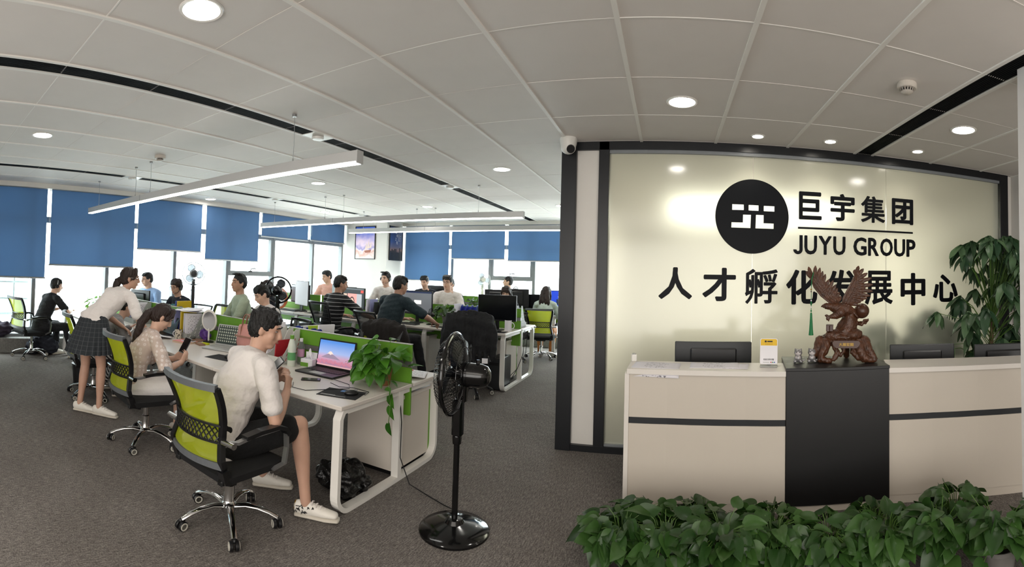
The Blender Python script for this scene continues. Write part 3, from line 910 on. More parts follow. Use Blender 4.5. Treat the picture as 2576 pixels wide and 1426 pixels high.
def pothos(loc, label, n, rad, hgt, m, potm, potr=.09, poth=.15, ls=(.085, .125), seed=1, group=None, trail=0, drop=.0, front=None, name='potted_pothos'):
    r_ = random.Random(seed); t = thing(name, label, 'potted plant', loc, 0, group)
    pot(t, potr, poth, potm); st = MB(); lv = leaves(m, 'heart')
    for i in range(n):
        a = r_.uniform(0, 2 * PI); u = r_.random(); e = math.sqrt(r_.random())
        if front is not None and r_.random() < .45: a = front + r_.uniform(-1.2, 1.2)
        rr = rad * (.25 + .75 * e); z = poth + (hgt - poth) * (1 - (rr / rad) ** 2 * r_.uniform(.3, 1.15)) * r_.uniform(.6, 1.0) - drop * e * r_.random()
        p_ = V((rr * math.cos(a), rr * math.sin(a), max(.03, z)))
        b = V((.3 * potr * math.cos(a), .3 * potr * math.sin(a), poth - .02))
        mid = b.lerp(p_, .5) + V((0, 0, .05))
        st.tube([b, mid, p_], .0025, 4)
        d = (V((math.cos(a), math.sin(a), 0)) + V((r_.uniform(-.6, .6), r_.uniform(-.6, .6), r_.uniform(-.9, .35)))); s_ = r_.uniform(*ls)
        inst('leaf', r_.choice(lv), t, p_, orient(d, V((r_.uniform(-.5, .5), r_.uniform(-.5, .5) - .35, 1)), r_.uniform(-.5, .5)), s_)
    for k in range(trail):
        pass
    tag(st.build('stems', M_stem, t, True), kind='stuff')
    return t, st, lv
M_potw = mat('grey_plastic_pot', '#6d6a66', .6, noise=.1, nscale=12)
M_potd = mat('dark_plastic_pot', '#2b2725', .6)
spec = [(-.085, 2.63, .30), (.0, 2.6, .28), (.115, 2.58, .33), (.225, 2.62, .30), (.335, 2.6, .29), (.45, 2.62, .33), (.565, 2.66, .36), (.685, 2.6, .42)]
names = ['pothos at the left end of the row before the counter, beside bare carpet', 'pothos second from the left end of the row before the counter', 'pothos with one tall leaf, third from the left end of the row', 'pothos under the left edge of the black pedestal',
         'pothos before the middle of the black pedestal', 'pothos before the right edge of the black pedestal', 'pothos before the right counter with a grey pot peeping out', 'tallest pothos of the row, at the right end by the white pier']
for i, ((th, d, h), nm) in enumerate(zip(spec, names)):
    pothos((d * math.sin(th), d * math.cos(th), 0), nm, 84 if i < 7 else 96, .22, h, m_lf, M_potw if i in (1, 6, 7) else M_potd, .1, .15, (.085, .132), 11 + i, 'pothos in front of the counter', front=-PI / 2)
# second, nearer rank only at the left and middle where the photo shows more leaves
for i, (x, y, nm) in enumerate([(-.12, 2.88, 'low pothos tucked against the left end of the counter, behind the front row'), (.16, 2.86, 'low pothos tucked against the left counter, behind the front row'), (.62, 2.78, 'low pothos tucked between pedestal and front row, left'), (1.18, 2.6, 'low pothos tucked between pedestal and front row, right'), (1.7, 2.52, 'pothos leaning against the right counter, behind the row')]):
    pothos((x, y, 0), nm, 50, .17, .23 + .06 * (i == 4), m_lf, M_potd, .085, .12, (.08, .12), 31 + i, 'pothos in front of the counter')
# desk plant, trailing over the desk end
t, st, lv = pothos((-2.03, 3.02, .70), 'bushy bright pothos in a brown pot trailing over the desk end', 84, .2, .37, m_lfb, mat('brown_pot', '#7a5230', .6), .07, .14, (.085, .13), 5, None, front=-2.2, drop=.1)
vine = [V((.03, -.05, .13)), V((.09, -.1, .12)), V((.15, -.14, .02)), V((.175, -.16, -.1)), V((.17, -.17, -.22))]
m = MB(); m.tube(vine, .003, 5); m.build('vine', M_stem, t, True)
for p_, s_ in ((vine[1], .1), (vine[2], .11), (vine[2] + V((.0, .02, -.05)), .1), (vine[3], .1), (vine[4], .085)): inst('leaf', lv[1], t, p_, orient(V((rnd.uniform(-.4, .4), rnd.uniform(-.5, 0), -1)), V((-.4, -1, .2))), s_)
pothos((-3.28, 6.55, .78), 'leafy green desk plant left of the blue file rack, middle row', 46, .17, .36, m_lf, M_potw, .07, .13, (.08, .12), 8)
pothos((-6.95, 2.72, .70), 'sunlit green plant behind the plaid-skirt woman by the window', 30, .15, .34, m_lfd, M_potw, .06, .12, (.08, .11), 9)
pothos((-4.0, 9.35, .80), 'dark leafy plant beside the monitors of the back row', 30, .16, .32, m_lf, M_potd, .06, .1, (.07, .1), 10)
# money tree behind the right counter
def money_tree(loc, label, n, rad, z0, z1, ls, seed, name='money_tree', ok=None, pr=.17, lz=.5):
    r_ = random.Random(seed); t = thing(name, label, 'potted plant', loc); pot(t, pr, .3, M_potw); lv = leaves(m_lft, 'lance')
    m = MB(); m.tube([(0, 0, .27), (.01, .01, z0 * .6 + .1), (0, .02, z0 + .2), (.01, 0, z0 + .45)], [.035, .03, .026, .018], 10); m.build('trunk', mat('plant_bark', '#5d4c38', .8, noise=.2, nscale=30), t, True)
    st = MB(); k = 0
    while k < n:
        a = r_.uniform(0, 2 * PI); v = r_.random(); rr = rad * math.sqrt(r_.random()) * math.sin(PI * (.15 + .8 * v)) ** .6; z = z0 + (z1 - z0) * v
        p_ = V((rr * math.cos(a), rr * math.sin(a), z))
        if ok and not ok(p_ + V(loc)): continue
        k += 1; b = V((0, 0, z0 + (z - z0) * .45)); st.tube([b, b.lerp(p_, .6) + V((0, 0, .06)), p_], .004, 4)
        out = V((math.cos(a), math.sin(a), .1)); nl = r_.choice((5, 6, 6, 7)); s_ = r_.uniform(*ls)
        for j in range(nl):
            b_ = a + (j - (nl - 1) / 2) * .85; d = V((math.cos(b_), math.sin(b_), -lz - r_.uniform(0, .7)))
            inst('leaf', r_.choice(lv), t, p_, orient(d, V((0, 0, 1)), r_.uniform(-.3, .3)), s_ * (1 - .08 * abs(j - (nl - 1) / 2)))
    tag(st.build('stems', M_stem, t, True), kind='stuff'); return t
money_tree((2.98, 3.72, 0), 'large money tree behind the right reception counter', 96, .68, .7, 2.0, (.17, .27), 4, ok=lambda p_: p_.y < 4.12 and p_.x < 3.6 and (p_.z < 1.3 or p_.x > 2.78))
money_tree((2.3, 4.76, 0), 'dark plant blurred behind the frosted glass right of the eagle', 34, .46, .5, 1.1, (.2, .28), 6, 'plant_behind_glass', ok=lambda p_: p_.y > 4.56)
money_tree((3.0, 4.8, 0), 'dark plant blurred behind the frosted glass, behind the money tree', 34, .46, .55, 1.25, (.2, .28), 7, 'plant_behind_glass', ok=lambda p_: p_.y > 4.56)
# ================================================================ SIGN LETTERING
M_sign = mat('black_acrylic_lettering', '#0d0f13', .42, spec=.12)
def fit(me, w, h):
    xs = [v.co.x for v in me.vertices]; ys = [v.co.y for v in me.vertices]
    cx, cy = (min(xs) + max(xs)) / 2, (min(ys) + max(ys)) / 2; a, b = w / (max(xs) - min(xs)), h / (max(ys) - min(ys))
    for v in me.vertices: v.co.x = (v.co.x - cx) * a; v.co.y = (v.co.y - cy) * b
    return me
def bold_text(s, bold, ex, m):
    # heavier strokes: the glyph and eight copies shifted by a stroke's growth, as one solid letter
    base = text_mesh(s, 1, 0, ex, m); vs = [v.co.copy() for v in base.vertices]; fs = [tuple(p_.vertices) for p_ in base.polygons]
    V_, F_ = [], []
    for i in range(17):
        o = V((0, 0, 0)) if i == 16 else V((math.cos(i * PI / 8), math.sin(i * PI / 8), 0)) * bold + V((0, 0, -.00015 * (i + 1)))
        b = len(V_); V_ += [v + o for v in vs]; F_ += [tuple(k + b for k in f) for f in fs]
    me = bpy.data.meshes.new('glyph'); me.from_pydata(V_, [], F_); me.materials.append(m); return me
def letter(ch, x0, x1, z0, z1, parent, off, bold=.028, m=None, name='sign_character'):
    me = fit(bold_text(ch, bold, .004, m or M_sign), x1 - x0, z1 - z0)
    return inst(name, me, parent, ((x0 + x1) / 2 - off[0], 0, (z0 + z1) / 2 - off[1]), (PI / 2, 0, 0))
YL = YS - .0005
t = thing('company_sign', 'black emblem disc with the company name in two scripts beside it, on frosted glass', 'sign', (1.4, YL, 2.14))
o0 = (1.4, 2.14)
cu = bpy.data.curves.new('emblem', 'CURVE'); cu.dimensions = '2D'; cu.fill_mode = 'BOTH'; cu.extrude = .004
def spl(pts):
    s = cu.splines.new('POLY'); s.points.add(len(pts) - 1); s.use_cyclic_u = True
    for q, (a, b) in zip(s.points, pts): q.co = (a, b, 0, 1)
spl([(.343 * math.cos(2 * PI * i / 96), .343 * math.sin(2 * PI * i / 96)) for i in range(96)])
Z = lambda u, v: ((u - 1463) / 270 * .338, -(v - 665 - (u - 1463) * .042) / 283 * .351)
for poly in ([(1312, 572), (1398, 576), (1398, 617), (1312, 614)], [(1434, 579), (1508, 583), (1508, 624), (1434, 620)], [(1547, 586), (1628, 590), (1628, 630), (1547, 626)],
             [(1393, 651), (1452, 653), (1449, 752), (1307, 745), (1308, 706), (1392, 709)], [(1489, 653), (1547, 656), (1547, 716), (1624, 720), (1623, 760), (1486, 754)]):
    spl([Z(*q) for q in poly])
eo = bpy.data.objects.new('emblem', cu); COL.objects.link(eo)
em = bpy.data.meshes.new_from_object(eo.evaluated_get(bpy.context.evaluated_depsgraph_get())); bpy.data.objects.remove(eo)
em.materials.clear(); em.materials.append(M_sign)
inst('emblem_disc', em, t, (.752 - o0[0], 0, 2.144 - o0[1]), (PI / 2, 0, 0))
for ch, a, b in zip('巨宇集团', (1.195, 1.51, 1.83, 2.17), (1.42, 1.76, 2.09, 2.415)): letter(ch, a, b, 2.135, 2.40, t, o0, .019 if ch == '集' else .028)
bx('underline', (1.187 - o0[0], -.004, 2.045 - o0[1]), (2.41 - o0[0], .004, 2.063 - o0[1]), M_sign, t)
wd = {'J': .09, 'U': .125, 'Y': .13, 'G': .14, 'R': .115, 'O': .14, 'P': .105}
x = 1.143; sc_ = (2.441 - 1.143) / (sum(wd[c] for c in 'JUYUGROUP') + 7 * .018 + .085)
for k, word in enumerate(('JUYU', 'GROUP')):
    for c in word:
        if c == 'J':
            W_ = wd[c] * sc_; r = W_ / 2; th_ = .03; zc_ = 1.805 + r - o0[1]; x_ = x - o0[0]
            out = [(x_ + r + r * math.cos(a), zc_ + r * math.sin(a)) for a in [-PI * k / 14 for k in range(15)]]; inn = [(x_ + r + (r - th_) * math.cos(a), zc_ + (r - th_) * math.sin(a)) for a in [-PI + PI * k / 14 for k in range(15)]]
            MB().prism([(x_ + W_, 1.985 - o0[1])] + out + inn + [(x_ + W_ - th_, 1.985 - o0[1])], .008, 'Y', -.004).build('sign_letter', M_sign, t)
        else: letter(c, x, x + wd[c] * sc_, 1.805, 1.985, t, o0, .024, name='sign_letter')
        x += (wd[c] + .018) * sc_
    x += .067 * sc_
t = thing('slogan_sign', 'row of eight large black Chinese characters on the frosted glass behind the eagle', 'sign', (1.4, YL, 1.5))
for ch, a, b, z0, z1 in (('人', -.095, .208, 1.378, 1.666), ('才', .301, .605, 1.365, 1.668), ('孵', .69, .995, 1.342, 1.662), ('化', 1.077, 1.38, 1.335, 1.66), ('发', 1.47, 1.785, 1.33, 1.665), ('展', 1.872, 2.175, 1.325, 1.66), ('中', 2.268, 2.558, 1.306, 1.64), ('心', 2.655, 2.97, 1.33, 1.625)):
    letter(ch, a, b, z0, z1, t, (1.4, 1.5), {'孵': .015, '展': .022, '发': .026}.get(ch, .03))

# ================================================================ RECEPTION COUNTER
m_ct = mat('warm_white_counter', '#bfb6aa', .38, noise=.012, nscale=5)
m_ctop = mat('counter_top_white', '#d3cdc6', .3)
m_ped = mat('black_counter_laminate', '#0c0b0c', .42, noise=.25, nscale=4)
m_strip = mat('dark_inlay_strip', '#14171b', .4)
def strip(pts, z0, z1, th, off=0):
    """upright board following pts; off pushes it back from the front line"""
    q = []
    for i, p in enumerate(pts):
        a = V(pts[max(i - 1, 0)]); b = V(pts[min(i + 1, len(pts) - 1)]); d = (b - a).normalized(); n = V((-d.y, d.x))
        q.append(V((p[0], p[1])) + n * (off + th / 2))
    m = MB(); m.bar([(a.x, a.y, (z0 + z1) / 2) for a in q], z1 - z0, th, (0, 0, 1)); return m
def counter(label, pts, z1, depth, endl=None, endr=None):
    c = V(((pts[0][0] + pts[-1][0]) / 2, (pts[0][1] + pts[-1][1]) / 2))
    L_ = [(x - c.x, y - c.y) for x, y in pts]
    t = thing('reception_counter', label, 'counter', (c.x, c.y, 0))
    strip(L_, .0, .06, .03, .006).build('plinth', m_ct, t)
    strip(L_, .06, .575, .022).build('lower_panel', m_ct, t)
    strip(L_, .575, .618, .014, .006).build('inlay_strip', m_strip, t)
    strip(L_, .618, z1 - .035, .022).build('upper_panel', m_ct, t)
    strip(L_, z1 - .033, z1, depth, -.025).build('counter_top', m_ctop, t)
    strip(L_, .70, .73, .55, depth - .03).build('inner_worktop', m_ctop, t)
    strip(L_, .03, .70, .02, depth + .45).build('inner_leg_panel', m_ct, t)
    for e in (endl, endr):
        if e is not None:
            i, j = e; d = (V(L_[j]) - V(L_[i])).normalized(); n = V((-d.y, d.x))
            if n.y < 0: n = -n
            a = V(L_[i]) - d * .0; m = MB(); m.bar([(a.x - n.x * .012, a.y - n.y * .012, (z1 - .033) / 2), (a.x + n.x * depth, a.y + n.y * depth, (z1 - .033) / 2)], z1 - .033, .03, (0, 0, 1)); m.build('end_panel', m_ctop, t)
    return t
counter('white left reception counter with loose sheets lying on top', [(-.275, 3.262), (.0, 3.258), (.25, 3.236), (.53, 3.20), (.79, 3.15)], .945, .34, endl=(0, 1))
counter('white right reception counter beyond the black pedestal', [(1.50, 3.045), (1.8, 2.93), (2.1, 2.79), (2.45, 2.60)], .945, .36)
dx, dy = 1.497 - .79, 3.025 - 3.15; ang = math.atan2(dy, dx); Ln = math.hypot(dx, dy)
t = thing('black_pedestal', 'black laminate pedestal in the middle of the reception counter', 'counter', (.79, 3.15 - .012, 0), ang)
bx('body', (0, 0, .05), (Ln, .5, .945), m_ped, t, .002); bx('top_board', (-.002, -.008, .945), (Ln + .002, .5, .966), m_ped, t, .002); bx('plinth', (.02, .02, 0), (Ln - .02, .48, .05), m_ct, t)
def on_ped(u, v): return (.79 + math.cos(ang) * u - math.sin(ang) * v, 3.138 + math.sin(ang) * u + math.cos(ang) * v, .966)

def monitor_back(x, y, rz, w_, ztop, label):
    t = thing('monitor', label, 'monitor', (x, y, .73), rz, None); h = ztop - .73
    MB().box((-w_ / 2, -.012, .06), (w_ / 2, .014, h), .006).build('casing', M_dark, t)
    MB().box((-w_ * .3, -.035, .1), (w_ * .3, -.012, h - .05), .01).build('rear_housing', M_black, t)
    bx('screen', (-w_ / 2 + .012, .0145, .075), (w_ / 2 - .012, .016, h - .012), M_screenoff, t)
    bx('stand_neck', (-.03, -.05, .01), (.03, -.02, .16), M_black, t, .004); bx('stand_base', (-.11, -.09, 0), (.11, .07, .012), M_black, t, .004)
monitor_back(.36, 3.80, R(-2), .61, 1.065, 'black monitor seen from behind over the left reception counter')
monitor_back(2.02, 3.45, R(-24), .54, 1.03, 'black monitor seen from behind right of the eagle carving')
monitor_back(2.62, 3.12, R(-28), .5, 1.02, 'black monitor at the right edge before the money tree')

# sheets on the left counter
m_print = mat('printed_sheet', '#dcd9de', .8)
nt, p, N, L = nodes(m_print)
tc = N('TexCoord'); sp_ = N('SeparateXYZ'); L(tc.outputs['Object'], sp_.inputs[0])
def mth(op, a, b=None, c=None):
    n = N('Math'); n.operation = op
    for i, v_ in enumerate((a, b, c)):
        if v_ is None: continue
        if isinstance(v_, (int, float)): n.inputs[i].default_value = v_
        else: L(v_, n.inputs[i])
    return n.outputs[0]
lines = mth('LESS_THAN', mth('FRACT', mth('MULTIPLY', sp_.outputs[1], 55)), .35)
nz = N('TexNoise'); nz.inputs['Scale'].default_value = 60; L(tc.outputs['Object'], nz.inputs[0])
ink = mth('MULTIPLY', lines, mth('GREATER_THAN', nz.outputs['Fac'], .53))
edge = mth('MULTIPLY', mth('LESS_THAN', mth('ABSOLUTE', sp_.outputs[0]), .082), mth('LESS_THAN', mth('ABSOLUTE', sp_.outputs[1]), .115))
mxr = N('Mix'); mxr.data_type = 'RGBA'; mxr.inputs[6].default_value = lin('#dcd9de'); mxr.inputs[7].default_value = lin('#77757c'); L(mth('MULTIPLY', ink, edge), mxr.inputs[0]); L(mxr.outputs[2], p.inputs['Base Color'])
def sheet(label, loc, rz, w=.21, h=.297, curl=.004, group=None, m=None, n=1, tilt=0):
    mm = MB(); ph = rnd.uniform(0, 6)
    f = lambda u, v: ((u - .5) * w, (v - .5) * h, curl * (math.sin(3.1 * u + ph) + math.sin(4 * v + ph)) + curl * 2)
    mm.grid(f, 8, 8)
    for k in range(8): pass
    o = mm.build('paper_sheet', m or m_print, None, True, loc, (tilt, 0, rz))
    s = o.modifiers.new('thickness', 'SOLIDIFY'); s.thickness = .0006 * n
    tag(o, label, 'paper', group); return o
zc = .9455
# the first sheet hangs over the front edge
mm = MB()
def f(u, v):
    y = (v - .5) * .297; z = .002 + .002 * math.sin(4 * u)
    if y < -.085: z -= (-.085 - y) * .9; y = -.085 - (-.085 - y) * .35
    return ((u - .5) * .33, y, z)
mm.grid(f, 8, 16); o = mm.build('paper_sheet', m_print, None, True, (-.08, 3.40 - .045, zc), (0, 0, R(-5))); o.modifiers.new('thickness', 'SOLIDIFY').thickness = .0008
tag(o, 'printed sheet hanging over the front edge of the left counter', 'paper')
sheet('printed sheets lying flat in the middle of the left counter', (.33, 3.40, zc), R(-6), .34, .2, .002, n=3)
sheet('white sheet sticking out under the printed sheets towards the payment sign', (.42, 3.375, zc), R(-12), .3, .19, .0012)
t = thing('tape_box', 'small white box standing at the back left corner of the counter', 'box', (-.25, 3.545, .945), R(8))
bx('body', (-.02, -.02, 0), (.02, .02, .05), M_white_metal, t, .004); MB().cyl((.0, -.0, .05), (.0, 0, .058), .014).build('lid', M_ltgrey, t, True)

# payment sign
t = thing('payment_sign', 'small upright sign with yellow header on a grey stand, left of the figurines', 'sign', (.71, 3.33, .945), R(-14))
bx('stand_base', (-.062, -.035, 0), (.062, .045, .008), M_ltgrey, t, .003); m = MB(); m.bar([(0, .02, .006), (0, .028, .05), (0, .03, .1)], .03, .006, (1, 0, 0)); m.build('stand_arm', M_ltgrey, t)
bd = bpy.data.objects.new('sign_board', MB().prism(sum([arc((sx * .05, sz * .078), .012, a, a + 90, 5) for sx, sz, a in ((1, 1, 0), (-1, 1, 90), (-1, -1, 180), (1, -1, 270))], []), .007, 'Y', -.0035).mesh('sign_board', M_paper)); COL.objects.link(bd); bd.parent = t; bd.location = (0, .005, .108); bd.rotation_euler = (R(-12), 0, 0)
my_ = mat('yellow_header', '#d7ae16', .5)
MB().prism([(-.058, .04), (.058, .04)] + arc((.046, .074), .012, 0, 90, 5) + arc((-.046, .074), .012, 90, 180, 5), .0006, 'Y', -.0042).build('yellow_header', my_, bd)
m_ink = mat('black_print', '#19191a', .6)
inst('caption', fit(bold_text('在此扫码付款', .02, .0002, m_ink), .075, .013), bd, (0, -.0045, -.057), (PI / 2, 0, 0))
bx('header_mark', (-.03, -.0048, .062), (-.016, -.0044, .075), m_ink, bd)
bx('header_line', (-.012, -.0048, .064), (.026, -.0044, .073), m_ink, bd); inst('header_text', fit(text_mesh('先 享 后 付', 1, 0, .0002, m_ink), .05, .006), bd, (0, -.0046, .05), (PI / 2, 0, 0))
for i, c in enumerate(('#b03030', '#2f7a4a', '#2a5aa8')): bx('payment_mark', (.012 + i * .012, -.0046, -.08), (.021 + i * .012, -.0042, -.073), mat('mark_%s' % ('red', 'green', 'blue')[i], c, .5), bd)
bx('small_print', (-.04, -.0046, -.079), (.004, -.0042, -.075), M_ltgrey, bd)

# two silver cat figurines
m_fig = mat('silver_glaze', '#8d8b8c', .3, metal=.55); m_figw = mat('figurine_face', '#b3acab', .5)
def figurine(loc, rz, label):
    t = thing('cat_figurine', label, 'figurine', loc, rz, 'silver cat figurines')
    m = MB(); m.ell((0, 0, .035), (.028, .026, .032)); m.ell((0, 0, .075), (.03, .027, .026)); m.ell((-.022, -.005, .012), (.014, .018, .012)); m.ell((.022, -.005, .012), (.014, .018, .012)); m.loft([(.0, .025, .015), (.03, .032, .012), (.045, .03, .02)], [.009, .008, .005])
    for s in (-1, 1): m.loft([(s * .018, 0, .09), (s * .023, 0, .103)], [.011, .004])
    remesh(m, 'body', m_fig, t, .004, 2)
    m = MB(); m.ell((0, -.018, .069), (.022, .012, .014)); m.build('muzzle', m_figw, t, True)
    for s in (-1, 1): MB().ell((s * .011, -.026, .08), .003, 8, 6).build('eye', M_black, t, True)
    for s in (-1, 1): MB().ell((s * .012, -.022, .042), (.007, .009, .012), 8, 6).build('paw', m_figw, t, True)
figurine(on_ped(.10, .20), R(-20), 'left silver cat figurine on the black pedestal, beside the payment sign')
figurine(on_ped(.20, .21), R(-16), 'right silver cat figurine on the black pedestal, next to the eagle base')

# ================================================================ EAGLE CARVING
ex = on_ped(.46, .27)
t = thing('eagle_carving', 'carved rosewood eagle with raised wings on a root base, on the black pedestal', 'sculpture', ex, -math.atan2(ex[0], ex[1]))
k_ = .000547
q = lambda u, v, y=0: V(((u - 630) * k_, y, (1372 - v) * k_))
def nz3(p_, f_): return math.sin(p_.x * f_ + 1.3 * math.sin(p_.z * f_ * .7)) * math.sin(p_.y * f_ * 1.2 + .5) * math.sin(p_.z * f_ * .9 + math.sin(p_.x * f_ * .6))
m = MB()
m.loft([q(300, 1110), q(630, 1105), q(900, 1110)], [(.07, .034), (.09, .038), (.07, .036)], side=(0, 1, 0))
for pts, r in (([(280, 1090, -.05), (250, 1200, -.09), (180, 1310, -.1), (150, 1330, -.09)], [.035, .03, .024, .014]), ([(370, 1120, -.07), (330, 1230, -.1), (300, 1330, -.11), (420, 1345, -.12)], [.04, .036, .032, .022]), ([(480, 1160, -.06), (520, 1250, -.09), (480, 1320, -.1)], [.024, .02, .02]),
               ([(880, 1090, -.05), (930, 1200, -.08), (1000, 1310, -.09), (1030, 1330, -.08)], [.036, .032, .026, .016]), ([(800, 1120, -.07), (830, 1220, -.1), (880, 1320, -.11), (1000, 1335, -.1)], [.036, .036, .032, .022]), ([(740, 1160, -.06), (720, 1240, -.09), (800, 1310, -.1)], [.026, .02, .022]), ([(600, 1190, -.08), (610, 1230, -.09), (560, 1270, -.095)], [.02, .013, .015]),
               ([(330, 1110, .06), (260, 1250, .1), (220, 1340, .11)], [.04, .034, .024]), ([(880, 1110, .06), (950, 1250, .1), (1000, 1340, .11)], [.04, .034, .024]), ([(620, 1160, .06), (630, 1260, .1), (640, 1340, .12)], [.035, .03, .024])):
    m.loft([q(u, v, y) for u, v, y in pts], r, n=10)
remesh(m, 'root_base', M_wood, t, .005, 2, .5, lambda c, n: .003 * nz3(c, 75) + .0016 * math.sin(c.x * 230 + 3 * math.sin(c.z * 40)))
m_wood2 = mat('polished_rosewood', '#45281a', .3, noise=.25, nscale=20)
MB().prism([(q(u, v).x, q(u, v).z) for u, v in [(455, 1110), (480, 1082), (800, 1082), (822, 1110), (810, 1150), (770, 1178), (505, 1178), (470, 1150)]], .02, 'Y', -.118).build('plaque', m_wood2, t)
inst('plaque_lettering', fit(bold_text('大展宏图', .02, .0006, mat('gold_paint', '#a58434', .4, metal=.5)), .105, .024), t, tuple(q(637, 1130, -.1188)), (PI / 2, 0, 0))
m = MB(); m.ell(q(580, 1050), (.142, .085, .035)); m.ell(q(470, 1030, -.03), (.07, .05, .045)); m.ell(q(730, 1020, -.02), (.07, .06, .05)); m.ell(q(640, 990), (.075, .06, .06))
m.loft([q(640, 1000), q(690, 900), q(700, 800), q(680, 720)], [(.075, .06), (.062, .05), (.055, .045), (.04, .035)], n=14)
m.loft([q(540, 960), q(600, 850), q(660, 780)], [.03, .028, .03])
m.loft([q(800, 870), q(850, 880, -.02), q(880, 830, -.02), q(930, 825, -.02)], [.016, .012, .013, .01]); m.loft([q(830, 860), q(900, 870, -.01), q(935, 815, -.01)], [.012, .01, .008]); m.ell(q(850, 885, -.02), .012)
remesh(m, 'rock_trunk', M_wood, t, .005, 1, .5, lambda c, n: .005 * nz3(c, 60) + .0015 * nz3(c, 160))
m = MB(); m.box(q(368, 970, -.075), q(415, 885, -.02), .003); m.prism([(q(365, 885).x, q(365, 885).z), (q(375, 878).x, q(375, 878).z), (q(455, 880).x, q(455, 880).z), (q(468, 890).x, q(468, 890).z)], .06, 'Y', -.078); m.box(q(415, 970, -.07), q(462, 890, -.03), .003)
m.build('watchtower', m_wood2, t)
MB().ell(q(850, 705, .03), .057, 28, 18).build('sun_disc', m_wood2, t, True)
# the bird
m = MB()
m.loft([q(720, 720, .0), q(640, 690, -.02), q(540, 670, -.035), q(460, 650, -.045)], [(.03, .035), (.046, .052), (.048, .05), (.032, .034)], n=14)
m.loft([q(480, 655, -.045), q(420, 635, -.05), q(375, 635, -.052)], [.032, .026, .023], n=12); m.ell(q(370, 628, -.052), (.027, .021, .02))
m.loft([q(345, 632, -.053), q(315, 628, -.054), q(300, 645, -.054)], [.012, .008, .003], n=8); m.loft([q(345, 648, -.053), q(322, 652, -.054)], [.007, .003], n=8)
for y in (-.075, -.035):
    m.loft([q(560, 720, y), q(500, 760, y), q(440, 770, y - .01)], [.034, .026, .016], n=10)
    m.loft([q(450, 770, y - .01), q(410, 775, y - .012), q(375, 760, y - .014)], [.012, .009, .008], n=8)
    for du, dv in ((-35, -20), (-10, 50), (30, 45), (20, 70)): m.loft([q(385, 765, y - .014), q(385 + du * .7, 765 + dv * .6, y - .018), q(385 + du, 775 + dv, y - .012)], [.0075, .006, .002], n=6)
m.loft([q(720, 700), q(770, 760, -.01), q(800, 795, -.015)], [(.03, .02), (.03, .012), (.018, .006)], side=(0, 1, 0), n=10)
def scales(c, n): return .0022 * abs(math.sin(c.x * 170 + c.z * 120)) * abs(math.sin(c.z * 170 - c.x * 120))
remesh(m, 'bird_body', M_wood, t, .0045, 1, .5, scales)
MB().ell(q(352, 622, -.0735), .003, 8, 6).build('eye', M_black, t, True)
def wing(name, bone, tips, y0, y1):
    m = MB(); bp_ = [q(u, v, y0 + (y1 - y0) * i / (len(bone) - 1)) for i, (u, v) in enumerate(bone)]
    m.loft(bp_, [(.02, .014)] + [(.022, .012)] * (len(bp_) - 2) + [(.01, .007)], n=10)
    def along(s):
        s *= len(bp_) - 1; i = min(int(s), len(bp_) - 2); return bp_[i].lerp(bp_[i + 1], s - i)
    n = len(tips)
    for layer, (f0, wd_, yo) in enumerate(((1.0, .0165, 0), (.68, .015, -.006), (.45, .013, -.011), (.26, .011, -.015))):
        K = n if layer == 0 else n + 4 + layer * 3
        for i in range(K):
            s = i / (K - 1); j = s * (n - 1); a = int(j); b = min(a + 1, n - 1)
            tu, tv = tips[a][0] + (tips[b][0] - tips[a][0]) * (j - a), tips[a][1] + (tips[b][1] - tips[a][1]) * (j - a)
            root = along(1 - s * .92); tip = q(tu, tv, root.y + .012); tip = root.lerp(tip, f0 * (rnd.uniform(.95, 1.03) if layer else 1))
            mid = root.lerp(tip, .55) + V((0, -.004, 0)); sh = V((0, yo, 0))
            m.loft([root + sh, mid + sh, root.lerp(tip, .85) + sh, tip + sh], [(wd_ * .6, .005), (wd_, .005), (wd_ * .8, .004), (wd_ * .25, .002)], side=(tip - root).cross(V((0, 1, 0))), n=8)
    m.build(name, M_wood, t, True)
wing('left_wing', [(520, 600), (430, 575), (310, 480), (220, 370), (160, 260)], [(90, 165), (120, 105), (215, 90), (278, 118), (315, 165), (352, 205), (402, 275), (458, 292), (495, 345), (515, 395), (545, 450), (570, 505)], -.04, -.02)
wing('right_wing', [(600, 610), (620, 530), (680, 410), (740, 300), (765, 220)], [(750, 140), (805, 90), (872, 128), (925, 188), (980, 255), (998, 345), (995, 435), (965, 498), (920, 535), (870, 560), (835, 585), (800, 620)], -.01, .0)
for s, (u0, v0) in enumerate(()): pass
# green tassel hung on the left wing tip
m_gt = mat('green_silk', '#0c6b3a', .55, noise=.15, nscale=120)
wx = t.matrix_basis if False else Matrix.Translation(ex) @ Matrix.Rotation(-math.atan2(ex[0], ex[1]), 4, 'Z')
tp = wx @ q(165, 640, -.055)
g = thing('green_tassel', 'green silk tassel with beads hanging from the wing tip of the eagle', 'tassel', tuple(tp), -math.atan2(ex[0], ex[1]))
zz = lambda v: (640 - v) * k_
m = MB(); m.tube([(.015, .03, zz(175)), (.004, .0, zz(260)), (.001, 0, zz(330)), (0, 0, zz(700))], .0022, 6); m.tube([(.017, .03, zz(180)), (.006, .008, zz(270)), (0, 0, zz(420))], .0018, 6); m.build('cord', m_gt, g, True)
for v, r, mm_ in ((410, .006, 'g'), (440, .005, 'd'), (560, .0055, 'w'), (585, .0065, 't'), (612, .0065, 't'), (650, .005, 'w'), (700, .006, 't')):
    MB().ell((0, 0, zz(v)), (r, r, r * 1.25), 12, 8).build('bead', {'g': m_gold_b, 'd': M_wood, 'w': M_paper, 't': m_gt}[mm_] if False else {'g': mat('gold_bead', '#9a7a2c', .3, metal=.7), 'd': M_wood, 'w': M_paper, 't': m_gt}[mm_], g, True)
